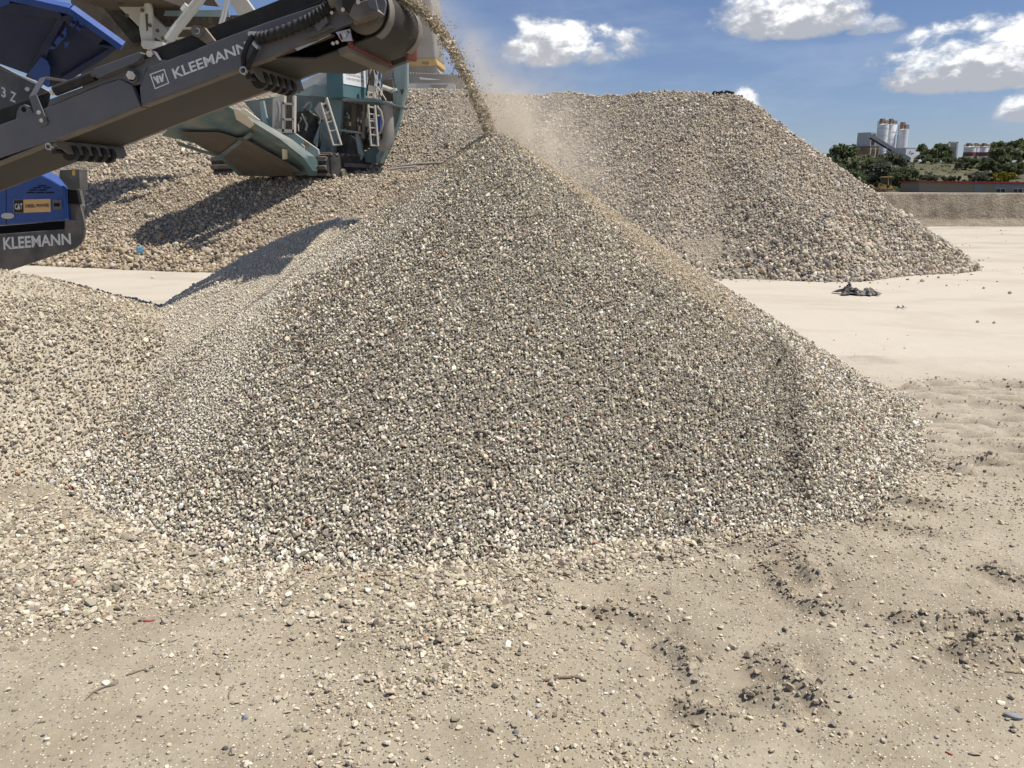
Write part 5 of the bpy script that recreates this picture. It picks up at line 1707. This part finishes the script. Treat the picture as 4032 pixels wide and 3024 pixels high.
m_glass = paint('dark_glass', (0.02, 0.022, 0.025), 0.12, 0.0)
m_frame = paint('white_window_frame', (0.62, 0.62, 0.61), 0.5, 0.0)
PY = 260.0
m_logo = paint('blue_logo', (0.10, 0.13, 0.30), 0.5, 0.0)


def vspan(px, y0, y1, Y):
    return at(px, y0, Y), at(px, y1, Y)


def silo(name, px, ytop, r, Y, label, mat_band=None, rings=(), cage=True, base_y=640, group=None):
    topp = at(px, ytop, Y); cx = topp.x
    zb = at(px, base_y, Y).z
    root = empty(name, (cx, Y, zb), label, 'silo', group)
    zt = topp.z
    MB().tube([(cx, Y, zb), (cx, Y, zt - 0.0), (cx, Y, zt + 0.25)], [r, r, r * 0.86], 28).build('silo_shell', m_silo, root, smooth=True)
    for f in rings:
        z = zb + (zt - zb) * f
        MB().ring((cx, Y, z), (0, 0, 1), r * 0.9, r * 1.02, 0.12, 28).build('ring_seam', m_wall_g, root)
    if mat_band:
        z0, z1 = mat_band
        MB().ring((cx, Y, zb + (zt - zb) * z0), (0, 0, 1), r * 0.9, r * 1.012, (zt - zb) * (z1 - z0), 28).build('painted_band', m_band, root, smooth=True)
    if cage:
        hh = 1.9 if cage is True else cage
        rail = MB().ring((cx, Y, zt + hh * 0.55), (0, 0, 1), r * 0.98, r * 1.04, 0.12, 20).build('railing', m_rusty, root)
        MB().ring((cx, Y, zt + hh * 0.28), (0, 0, 1), r * 0.98, r * 1.03, 0.08, 20).build('rail_bar', m_rusty, rail)
        for k in range(10):
            a = k * 0.628
            MB().tube([(cx + r * math.cos(a), Y + r * math.sin(a), zt), (cx + r * math.cos(a), Y + r * math.sin(a), zt + hh * 0.6)], 0.05, 5).build('rail_post', m_rusty, rail)
        MB().cbox((cx - r * 0.25, Y, zt), r * 0.7, r * 0.7, hh, 0.3).build('filter_housing', m_rusty, root)
        MB().cbox((cx + r * 0.45, Y - r * 0.3, zt), r * 0.4, r * 0.4, hh * 0.7, 0.1).build('filter_housing', m_wall_g, root)
    return root


sc = PY / FPX
silo('silo', 3478, 492, 20 * sc, PY, 'tall white silo nearest the grey box tower, leftmost of the tall three', rings=(0.3, 0.5, 0.7, 0.9))
silo('silo', 3512, 492, 17.5 * sc, PY + 3, 'tall white silo in the middle of the tall three', rings=(0.35, 0.6, 0.8))
silo('silo', 3557, 512, 18.5 * sc, PY + 2, 'tall white silo with rusty cap, rightmost of the tall three', cage=2.4)
for k, (px, Y, lab) in enumerate(((3820, PY + 4, 'short white silo with red band, leftmost of the banded three'), (3847, PY + 9, 'short white silo with red band, middle of the banded three'), (3878, PY + 3, 'short white silo with red band, rightmost of the banded three'))):
    silo('silo', px, 580, (21 if k == 0 else 17) * sc, Y, lab, mat_band=(0.42, 0.68), rings=(0.97,), base_y=642, group='red banded silos', cage=1.3)


def bld(name, pxl, pxc, pxr, ytop, ybot, Y, mats, label, cat='building', rz=None):
    """box with a lit right face (pxc..pxr) and a shaded left face (pxl..pxc); the near edge stands at pxc"""
    c = at(pxc, ybot, Y); h = at(pxc, ytop, Y).z - c.z
    dl = (pxc - pxl) * Y / FPX; dr = (pxr - pxc) * Y / FPX
    root = empty(name, c, label, cat)
    vl = Vector((-dl, dl * 0.9, 0)); vr = Vector((dr, dr * 0.35, 0))
    MB().box(c, vl, vr, (0, 0, h)).build('walls', mats[0], root)
    MB().box(c + Vector((0, 0, h)) - vl * 0.01 - vr * 0.01, vl * 1.02, vr * 1.02, (0, 0, 0.15)).build('roof_edge', mats[1], root)
    return root, c, vl, vr, h


b1, c, vl, vr, h = bld('batching_tower', 3388, 3424, 3448, 522, 576, PY - 4, (m_wall_g, m_wall_w), 'grey and white clad box tower left of the tall silos')
MB().box(c + vr * 0.10 - Vector((0, 0.05, 0)) + Vector((0, 0, 0.4)), vr * 0.75, (0, -0.03, 0), (0, 0, h * 0.8)).build('tower_opening', m_shadow, b1)
for f in (0.04, 0.9):
    MB().box(c + vr * f - Vector((0, 0.2, 0)), vr * 0.08, (0, 0.1, 0), (0, 0, h)).build('tower_post', m_wall_w, b1)
b2, c, vl, vr, h = bld('aggregate_bunker', 3362, 3420, 3462, 577, 625, PY - 6, (m_rusty, m_brown), 'rusty tan bunker under the box tower', 'bunker')
for k in range(4):
    MB().box(c + vr * (0.05 + 0.26 * k) - Vector((0, 0.1, 0)), vr * 0.10, (0, -0.1, 0), (0, 0, h * 0.9)).build('bunker_post', m_cream if k % 2 == 0 else m_brown, b2)
b3, c, vl, vr, h = bld('process_hall', 3512, 3562, 3610, 583, 640, PY - 8, (m_wall_w, m_wall_g), 'white hall with a small blue logo right of the tall silos', 'hall')
MB().box(c - vl * 0.0 + Vector((-0.03, -0.03, 0)), vl * 1.0, (-0.02, -0.02, 0), (0, 0, h * 0.98)).build('painted_side_shade', m_wall_g, b3)  # grey sheet that paints shade onto the white hall's left face
nv = Vector((vr.y, -vr.x, 0)).normalized() * 0.05
l0 = c + vr * 0.30 + Vector((0, 0, h * 0.62)) + nv
MB().prism([l0, l0 + vr * 0.07, l0 + vr * 0.16 + Vector((0, 0, h * 0.2)), l0 + vr * 0.09 + Vector((0, 0, h * 0.2))], nv * 0.3).build('logo', m_logo, b3)
MB().prism([l0 + vr * 0.18, l0 + vr * 0.44, l0 + vr * 0.44 + Vector((0, 0, h * 0.06)), l0 + vr * 0.18 + Vector((0, 0, h * 0.06))], nv * 0.3).build('logo', m_logo, b3)
MB().box(c + vl * 0.55 + Vector((-0.1, -0.1, 0)), vl * 0.14, (-0.03, -0.03, 0), (0, 0, h * 0.35)).build('hall_door', m_shadow, b3)
# sloping conveyor gallery
g0, g1 = at(3428, 541, PY - 12), at(3584, 636, PY - 16)
gal = empty('conveyor_gallery', (g1.x, g1.y, g1.z), 'long sloping conveyor gallery running down from the box tower', 'conveyor')
MB().box(g0, g1 - g0, (0.3, 1.6, 0), (0.15, 0, 1.0)).build('gallery_truss', m_wall_g, gal)
MB().box(g0 + Vector((0, -0.1, 1.05)), g1 - g0, (0.3, 1.8, 0), (0, 0, 0.12)).build('gallery_cover', m_wall_w, gal)
MB().box(g0 + Vector((0, -0.1, -0.25)), g1 - g0, (0.3, 1.8, 0), (0, 0, 0.2)).build('gallery_underside', m_shadow, gal)
for f in (0.42, 0.55, 0.9):
    p = g0.lerp(g1, f)
    MB().tube([p, Vector((p.x, p.y, p.z - 2.5 - (1 - f) * 6))], 0.16, 6).build('gallery_leg', m_wall_g, gal)
# concrete hopper: slanting side wall and a portal
Yh = PY - 2
hopr = empty('concrete_hopper', at(3740, 634, Yh), 'grey concrete drive-in hopper with a slanting side wall and pale frame', 'hopper')
MB().prism([at(x, y, Yh) for x, y in [(3690, 590), (3738, 560), (3732, 626), (3690, 634)]], (-1.6, 2.4, 0)).build('slanting_wall', m_conc, hopr)
MB().prism([at(x, y, Yh) for x, y in [(3738, 560), (3772, 561), (3764, 634), (3730, 634)]], (0.2, 0.5, 0)).build('portal_wall', m_conc, hopr)
for poly in ([(3736, 558), (3743, 559), (3737, 634), (3731, 634)], [(3768, 560), (3774, 560), (3768, 634), (3763, 634)], [(3736, 557), (3775, 558), (3774, 563), (3736, 562)]):
    MB().prism([at(x, y, Yh - 0.4) for x, y in poly], (0.1, 0.3, 0)).build('portal_frame', m_wall_w, hopr)
b4, c, vl, vr, h = bld('box_tower', 3916, 3957, 3978, 562, 640, PY + 6, (m_wall_g, m_wall_w), 'grey box tower half hidden by trees at the right', 'tower')
MB().prism([at(x, y, PY + 2) for x, y in [(3896, 634), (3940, 598), (3946, 634)]], (0.5, 1.5, 0)).build('tower_ramp', m_wall_g, b4)
wal = empty('retaining_wall', at(3700, 660, 232), 'long low weathered stone retaining wall on the slope', 'wall')
for k in range(16):
    x0 = 3600 + 22 * k; yb = 668 + rgb.uniform(-2, 3) + 0.01 * k
    yt = 648 + rgb.uniform(-3, 3)
    MB().prism([at(x, y, 231 + rgb.uniform(-0.4, 0.4)) for x, y in [(x0, yb), (x0 + 20.5, yb), (x0 + 20.5, yt), (x0, yt)]], (0, 1.2, 0)).build('wall_block', m_conc, wal)
blk = MB().prism([at(x, y, 228) for x, y in [(3651, 671), (3672, 671), (3672, 650), (3656, 648), (3652, 655)]], (0.4, 1.6, 0)).build('concrete_block', m_cream, None, bevel=0.1, label='pale broken concrete block against the retaining wall')
tag(blk, cat='block')

# ------------------------------------------------------------------ long low building with the red roof edge
OY = 150.0
off = empty('site_office', at(3800, 765, OY), 'long low tan building with a red roof edge behind the earth bank', 'building')


def oplate(name, poly, Y, th, mat, parent=off):
    return MB().prism([at(x, y, Y) for x, y in poly], (0, th, 0)).build(name, mat, parent)


oplate('wall', [(3620, 768), (3620, 716), (4400, 726), (4400, 778)], OY, 7.0, m_tan_wall)
oplate('roof_edge', [(3616, 717), (3616, 711), (4404, 722), (4404, 729)], OY - 0.4, 7.8, m_roof_red)
oplate('door', [(3834, 766), (3836, 722), (3868, 723), (3866, 766)], OY - 0.06, 0.05, m_shutter)
oplate('shutter_band', [(3914, 742), (3916, 725), (4400, 731), (4400, 748)], OY - 0.06, 0.05, m_shutter)
for k in range(5):
    x0 = 3920 + 68 * k; dy = 0.012 * (x0 - 3920)
    fr = oplate('window', [(x0, 763 + dy), (x0, 741 + dy), (x0 + 40, 741.5 + dy), (x0 + 40, 763.5 + dy)], OY - 0.12, 0.1, m_frame)
    for q in (0, 1):
        oplate('pane', [(x0 + 2.5 + 19 * q, 761.5 + dy), (x0 + 2.5 + 19 * q, 743 + dy), (x0 + 19 + 19 * q, 743.4 + dy), (x0 + 19 + 19 * q, 761.8 + dy)], OY - 0.15, 0.02, m_glass, fr)
# bulldozer
DY = 140.0
doz = empty('bulldozer', at(3490, 748, DY), 'small yellow bulldozer with a dark cab parked at the edge of the plateau', 'bulldozer')


def dplate(name, poly, Y, th, mat, parent=doz):
    return MB().prism([at(x, y, Y) for x, y in poly], (0.3 * th, th, 0)).build(name, mat, parent, bevel=0.03)


cabd = dplate('cab', [(3472, 723), (3474, 699), (3512, 699), (3512, 726), (3498, 730)], DY, 1.4, m_glass)
dplate('cab_roof', [(3471, 699), (3471, 695.5), (3514, 695.5), (3514, 699)], DY - 0.1, 1.7, m_exy, cabd)
dplate('cab_pillar', [(3496, 699), (3499, 699), (3500, 730), (3496, 730)], DY - 0.05, 0.1, m_exy, cabd)
dplate('engine_hood', [(3462, 738), (3463, 721), (3492, 722), (3492, 740), (3480, 744)], DY, 1.3, m_exy)
dplate('grille', [(3466, 732), (3466, 725), (3474, 725), (3474, 732)], DY - 0.03, 0.02, m_shadow)
dplate('rear_body', [(3500, 743), (3500, 735), (3507, 727), (3516, 735), (3518, 743)], DY, 1.3, m_exy)
dplate('crawler_track', [(3458, 748), (3460, 741), (3514, 742), (3518, 746), (3514, 750), (3462, 751)], DY - 0.2, 0.4, m_tread)
dplate('push_arm', [(3478, 746), (3484, 733), (3490, 736), (3486, 746)], DY - 0.3, 0.1, m_exy)
dplate('blade', [(3440, 747), (3442, 738), (3456, 737), (3458, 747)], DY - 0.4, 0.3, m_rusty)
MB().prism([at(x, y, 128) for x, y in [(3436, 749), (3436, 745.5), (3480, 746.5), (3480, 749.5)]], (0, 0.4, 0)).build('kerb_beam', m_band, doz)
# ------------------------------------------------------------------ falling gravel and dust
SPX = [(1556, -22), (1600, -2), (1645, 26), (1690, 66), (1730, 112), (1770, 172), (1800, 225), (1832, 290), (1862, 355), (1890, 418), (1912, 470), (1934, 535)]
ys_ = np.linspace(6.55, AY - 0.02, len(SPX))
SP3 = np.array([tuple(at(p[0], p[1], y)) for p, y in zip(SPX, ys_)])
n = 10500
u = RNG.uniform(0, 1, n) ** 0.9
idx_f = u * (len(SPX) - 1)
i0 = np.clip(idx_f.astype(int), 0, len(SPX) - 2); fr = (idx_f - i0)[:, None]
P = SP3[i0] * (1 - fr) + SP3[i0 + 1] * fr
T_ = SP3[i0 + 1] - SP3[i0]; T_ /= np.linalg.norm(T_, axis=1)[:, None]
Nn = np.cross(T_, np.array(LAT)); Nn /= np.linalg.norm(Nn, axis=1)[:, None]
loose = RNG.uniform(size=n) < 0.16
wn = np.where(loose, 0.062, 0.018) * (1.0 - 0.1 * u)
P = P + Nn * RNG.normal(0, 1, n)[:, None] * wn[:, None] + np.array(LAT) * RNG.normal(0, 0.06, n)[:, None]
size = np.clip(RNG.lognormal(math.log(0.0074), 0.45, n), 0.003, 0.02)
size[loose] *= 0.6
col = pick_cols(n, [(np.full(n, 0.85), FRESH), (np.full(n, 0.15), DUSTED)])
brn = RNG.uniform(size=n) < 0.5
col[brn] = SAND * 0.8 * RNG.normal(1, 0.15, (brn.sum(), 1))
scatter('falling_gravel', 'crushed', P, size, col, None, 0, label='stream of gravel falling from the belt onto the tip of the cone')

# dust: one closed volume round the stream and the right flank of the cone
puffs = []
for px, py, Y, r, a in ((1690, 40, 6.75, 0.16, 1.0), (1765, 110, 6.75, 0.17, 1.2), (1835, 205, 6.75, 0.17, 1.6), (1895, 305, 6.75, 0.18, 1.9), (1945, 395, 6.75, 0.19, 2.2), (1985, 470, 6.75, 0.20, 2.6),
                        (2060, 530, 6.80, 0.20, 2.6), (2140, 580, 6.85, 0.22, 2.2), (2220, 650, 6.9, 0.21, 1.2), (2310, 740, 6.95, 0.21, 0.7), (2440, 860, 6.95, 0.22, 0.3),
                        (2000, 330, 7.0, 0.34, 0.55), (2130, 460, 7.1, 0.36, 0.65), (2280, 620, 7.2, 0.42, 0.32), (2700, 960, 7.4, 0.40, 0.10), (1640, 180, 6.9, 0.30, 0.30), (1780, 400, 6.9, 0.34, 0.20)):
    puffs.append((at(px, py, Y), r, a))
m_dust = bpy.data.materials.new('dust'); m_dust.use_nodes = True
t = NT(m_dust.node_tree)
out = t.add('ShaderNodeOutputMaterial'); pv = t.add('ShaderNodeVolumePrincipled')
t.l.new(pv.outputs[0], out.inputs['Volume'])
pv.inputs['Color'].default_value = (0.95, 0.87, 0.74, 1); pv.inputs['Anisotropy'].default_value = 0.25
co = t.add('ShaderNodeTexCoord').outputs['Object']
warp = t.vmath('SCALE', t.vmath('SUBTRACT', (lambda nd: nd)(t.add('ShaderNodeTexNoise').outputs[1]), (0.5, 0.5, 0.5)), 0.28)
for nd in t.n:
    if nd.type == 'TEX_NOISE':
        t.l.new(co, nd.inputs['Vector']); nd.inputs['Scale'].default_value = 3.2; nd.inputs['Detail'].default_value = 3.0
cw = t.vmath('ADD', co, warp)
tot = None
for c, r, a in puffs:
    d = t.vmath('LENGTH', t.vmath('SUBTRACT', cw, tuple(c)), out=1)
    g = t.math('MULTIPLY', d, 1.0 / r)
    g = t.math('EXPONENT', t.math('MULTIPLY', t.math('MULTIPLY', g, g), -1.0))
    g = t.math('MULTIPLY', g, a)
    tot = g if tot is None else t.math('ADD', tot, g)
nz = t.ramp(t.noise(co, 5.5, 4, 0.6), 0.30, 0.68, 0.15, 1.5)
t.l.new(t.math('MULTIPLY', t.math('MULTIPLY', tot, nz), 0.72), pv.inputs['Density'])
lo = Vector((-1.15, 6.2, 1.0)); hi = Vector((2.0, 8.2, 3.45))
dst = MB().box(lo, (hi.x - lo.x, 0, 0), (0, hi.y - lo.y, 0), (0, 0, hi.z - lo.z)).build('dust', m_dust, None)
tag(dst, 'pale tan dust drifting off the falling gravel', kind='stuff')
scene.cycles.volume_step_rate = 0.6
scene.cycles.volume_max_steps = 96

# ------------------------------------------------------------------ small things lying about
m_plastic = paint('black_plastic', (0.018, 0.019, 0.021), 0.4, 0.12, scale=8)
m_grey_pl = paint('grey_plastic', (0.13, 0.135, 0.14), 0.5, 0.25, scale=6)
m_twig = paint('dry_wood', (0.14, 0.095, 0.055), 0.85, 0.2, scale=20)
m_cable = paint('black_cable', (0.02, 0.02, 0.02), 0.5, 0.15, scale=20)
m_bluepl = paint('blue_plastic', (0.10, 0.28, 0.42), 0.4, 0.1, scale=20)
m_redpl = paint('red_plastic', (0.38, 0.06, 0.05), 0.5, 0.1, scale=20)
# crumpled black sheet
c = gnd(3390, 1160)
sheet = empty('plastic_sheet', c, 'crumpled black plastic sheet lying on the pale dust at the right', 'sheet')
g = 26
for nm, ox, oy, wx, wy, hz_, mt, sd in (('torn_sheet', -0.17, 0.08, 0.40, 0.40, 0.13, m_plastic, 1), ('torn_sheet', 0.18, 0.0, 0.26, 0.30, 0.08, m_plastic, 2), ('grey_fold', 0.06, -0.08, 0.20, 0.26, 0.13, m_grey_pl, 3)):
    xs = np.linspace(-1, 1, g); X, Y = np.meshgrid(xs, xs)
    rr_ = np.hypot(X, Y)
    edge = 1 + 0.35 * np.sin(np.arctan2(Y, X) * 5 + sd) * (rr_ > 0.6)
    Z = np.clip(hz_ * (1.1 - rr_) * (0.6 + 1.6 * np.abs(fbm(X.ravel() * 2 + sd, Y.ravel() * 2, 3, 400 + sd).reshape(X.shape)) * 2), 0, None) + 0.03 * np.abs(fbm(X.ravel() * 6, Y.ravel() * 6, 2, 410 + sd).reshape(X.shape)) + 0.012
    V = np.stack([c.x + ox + X * wx / 2 * edge, c.y + oy + Y * wy / 2 * edge, Z + 0.0], -1).reshape(-1, 3)
    ii = np.arange(g * g).reshape(g, g)
    F = np.stack([ii[:-1, :-1], ii[:-1, 1:], ii[1:, 1:], ii[1:, :-1]], -1).reshape(-1, 4)
    keep = (rr_.ravel()[F] < 1.02).any(1)
    me = bpy.data.meshes.new(nm); me.from_pydata(V.tolist(), [], F[keep].tolist()); me.materials.append(mt)
    o = bpy.data.objects.new(nm, me); COL.objects.link(o); adopt(o, sheet)
    sm = o.modifiers.new('thick', 'SOLIDIFY'); sm.thickness = 0.006
for px, py, s, lab in ((3548, 1216, 0.09, 'small dark scrap of plastic right of the black sheet'),):
    c = gnd(px, py)
    mb = MB()
    for k in range(5):
        a = k * 1.3
        mb.prism([c + Vector((math.cos(a) * s * 0.3, math.sin(a) * s * 0.3, 0.01)), c + Vector((math.cos(a + .6) * s, math.sin(a + .6) * s * 0.6, 0.015)), c + Vector((math.cos(a + 1) * s * 0.7, math.sin(a + 1) * s * 0.7, 0.03 + 0.05 * random.random()))], (0, 0.004, 0.004))
    tag(mb.build('plastic_scrap', m_plastic), lab, 'scrap')
p = at(2845, 372, 22.3)
mb = MB()
for k in range(7):
    a = k * 0.9
    q = p + Vector((random.uniform(-0.2, 0.2), random.uniform(-0.1, 0.1), 0.0))
    mb.prism([q + Vector((-0.15, 0, 0)), q + Vector((0.12, 0.05, 0.0)), q + Vector((0.15, 0.02, 0.09 * random.random() + 0.03)), q + Vector((-0.1, 0, 0.12 * random.random()))], (0.03, 0.06, 0))
tag(mb.build('rubber_scrap', m_plastic), 'black rubber scrap on the crest of the big stone pile', 'scrap')
# steel bar half buried beside the teal crusher
a, b = at(1565, 655, 20.6), at(1765, 640, 20.9)
tag(MB().tube([a, a.lerp(b, 0.5) + Vector((0, 0, 0.02)), b], 0.035, 8).build('steel_bar', m_tread, smooth=True), 'thin steel bar lying on the stones right of the teal crusher', 'bar')
tag(MB().tube([at(1530, 668, 20.3), at(1580, 660, 20.3), at(1640, 655, 20.4)], 0.03, 6).build('steel_bar', m_greybelt, smooth=True), 'short grey bar at the end of the teal crusher track', 'bar')
pb = at(556, 996, 18.3)
tag(MB().cbox(pb - Vector((0, 0.05, 0.0)), 0.14, 0.10, 0.16, 0.5).build('plastic_scrap', m_bluepl, bevel=0.03), 'light blue plastic scrap among the cobbles under the crusher', 'scrap')


def zg(p):
    z = max(float(ground_h(np.array([p.x]), np.array([p.y]))[0]), float(h_heap(np.array([p.x]), np.array([p.y]))[0]) if True else 0, float(h_mound(np.array([p.x]), np.array([p.y]))[0]))
    return z


def lay(name, pxs, r, mat, label, cat, branches=()):
    pts = []
    for k, (x, y) in enumerate(pxs):
        q = gnd(x, y, 0.01)
        q.z = zg(q) + r * 0.8
        pts.append(q)
    fine_pts, fr_ = [], []
    for i in range(len(pts) - 1):
        for k in range(4):
            fine_pts.append(pts[i].lerp(pts[i + 1], k / 4) + Vector((random.uniform(-1, 1), random.uniform(-1, 1), random.uniform(0, 0.6))) * r * 0.5); fr_.append(r * (1 - 0.5 * (i + k / 4) / len(pts)))
    fine_pts.append(pts[-1]); fr_.append(r * 0.4)
    mb = MB().tube(fine_pts, fr_, 7)
    for br in branches:
        q = []
        for x, y in br:
            g_ = gnd(x, y, 0.01); g_.z = zg(g_) + r; q.append(g_)
        mb.tube(q, [r * 0.6] * (len(q) - 1) + [r * 0.25], 6)
    return tag(mb.build(name, mat, smooth=True), label, cat)


lay('twig', [(500, 2676), (555, 2656), (612, 2638)], 0.0035, m_twig, 'straight thin twig on the ground at the lower left', 'twig')
lay('twig', [(455, 2714), (410, 2727), (372, 2742), (336, 2776)], 0.004, m_twig, 'forked dry twig left of the straight one', 'twig', [[(390, 2735), (350, 2760)], [(372, 2742), (395, 2752)]])
lay('twig', [(180, 2858), (150, 2864)], 0.003, m_twig, 'tiny twig near the lower left corner', 'twig')
lay('twig', [(545, 2533), (562, 2534), (582, 2538)], 0.003, m_twig, 'short bent brown twig just below the gravel spread', 'twig')
lay('twig', [(922, 2712), (906, 2735), (902, 2765)], 0.0035, m_twig, 'curved twig standing out among the foreground pebbles', 'twig')
lay('wood_splinter', [(2145, 2690), (2200, 2684), (2250, 2676), (2310, 2690)], 0.006, m_twig, 'weathered wood splinter in the middle foreground', 'wood splinter', [[(2200, 2684), (2280, 2672)]])
lay('twig', [(2560, 2570), (2580, 2590), (2600, 2605)], 0.0025, m_twig, 'thin twig on the tan patch in the right foreground', 'twig')
lay('cable', [(3040, 2138), (3080, 2146), (3105, 2150), (3122, 2166), (3150, 2170), (3176, 2166)], 0.006, m_cable, 'piece of black cable at the foot of the gravel cone', 'cable')
lay('twig', [(3960, 2630), (3990, 2636), (4020, 2642)], 0.003, m_twig, 'dark twig near the right edge of the ground', 'twig')
lay('plastic_strip', [(3722, 2966), (3735, 2972), (3752, 2978)], 0.003, m_redpl, 'thin red plastic strip in the lower right corner area', 'plastic strip')
lay('plastic_strip', [(262, 1925), (290, 1935), (318, 1942)], 0.008, m_redpl, 'dark red plastic strip on the gravel at the left', 'plastic strip')
lay('plastic_strip', [(565, 2458), (590, 2455), (610, 2450)], 0.005, m_redpl, 'small red plastic strip in the pale gravel spread', 'plastic strip')
# single stones that stand out
def boulder(px, py, sx, sy, sz, rz, colr, label, key='cobble', k=0, name='stone', sink=0.25):
    g_ = gnd(px, py, 0.0); g_.z = zg(g_) + sz * (1 - 2 * sink)
    o = bpy.data.objects.new(name, PROTO[key][1][k % len(PROTO[key][1])])
    COL.objects.link(o)
    o.location = g_; o.scale = (sx, sy, sz * 1.6); o.rotation_euler = (0.1, 0.05, rz)
    o['col'] = (*colr, 1.0)
    return tag(o, label, 'stone')


boulder(3990, 2832, 0.036, 0.024, 0.014, -0.3, (0.24, 0.25, 0.26), 'large flat blue grey stone at the right edge of the foreground', k=2)
boulder(2298, 2402, 0.016, 0.013, 0.012, 0.4, (0.030, 0.024, 0.018), 'almost black rounded stone in the middle foreground', k=4)
boulder(2345, 2417, 0.013, 0.010, 0.010, 0.9, (0.36, 0.30, 0.22), 'tan pebble right beside the black stone', k=6)
boulder(2030, 2905, 0.012, 0.010, 0.008, 0.1, (0.16, 0.17, 0.18), 'dark grey pebble low in the centre foreground', 'crushed', 3)
boulder(2068, 2940, 0.015, 0.011, 0.014, 1.0, (0.55, 0.50, 0.41), 'upright cream pebble low in the centre foreground', 'crushed', 5)
boulder(2122, 2802, 0.011, 0.010, 0.010, 0.2, (0.60, 0.57, 0.52), 'whitish pebble above the grey wedge stone', 'crushed', 1)
boulder(2118, 2842, 0.013, 0.010, 0.012, 1.2, (0.27, 0.28, 0.30), 'grey wedge shaped pebble in the centre foreground', 'crushed', 7)
boulder(2412, 2752, 0.012, 0.011, 0.010, 0.5, (0.68, 0.64, 0.54), 'bright cream stone on the tan patch right of the centre', 'crushed', 2)
boulder(2478, 2655, 0.012, 0.010, 0.009, 0.7, (0.64, 0.61, 0.54), 'white pebble with a dark side near the wood splinter', 'crushed', 8)
boulder(3092, 2862, 0.014, 0.012, 0.013, 0.3, (0.38, 0.34, 0.27), 'beige stone casting a dark hollow in the right foreground', 'crushed', 9)
boulder(3115, 2595, 0.013, 0.008, 0.007, 0.2, (0.60, 0.56, 0.48), 'pale pebble on the clod ridge right of the centre', 'crushed', 11)
boulder(3452, 2490, 0.012, 0.010, 0.009, 0.8, (0.30, 0.27, 0.22), 'brownish pebble on the right of the ground', 'crushed', 12)
boulder(1708, 2706, 0.012, 0.010, 0.008, 0.3, (0.12, 0.13, 0.14), 'slate grey pebble left of the centre foreground', 'crushed', 10)
boulder(1610, 2722, 0.013, 0.008, 0.008, 0.6, (0.60, 0.56, 0.47), 'long cream pebble left of the centre foreground', 'crushed', 6)
boulder(968, 2852, 0.014, 0.012, 0.009, 0.5, (0.22, 0.23, 0.24), 'grey rounded stone in the lower left foreground', 'crushed', 4)
boulder(890, 2970, 0.011, 0.009, 0.008, 0.2, (0.10, 0.10, 0.10), 'black pebble near the bottom edge left of the centre', 'crushed', 3)
boulder(190, 2945, 0.013, 0.011, 0.008, 0.9, (0.62, 0.56, 0.50), 'white pebble in the lower left corner', 'crushed', 13)
boulder(175, 2928, 0.009, 0.008, 0.007, 0.3, (0.17, 0.16, 0.17), 'grey pebble touching the white one in the lower left corner', 'crushed', 0)
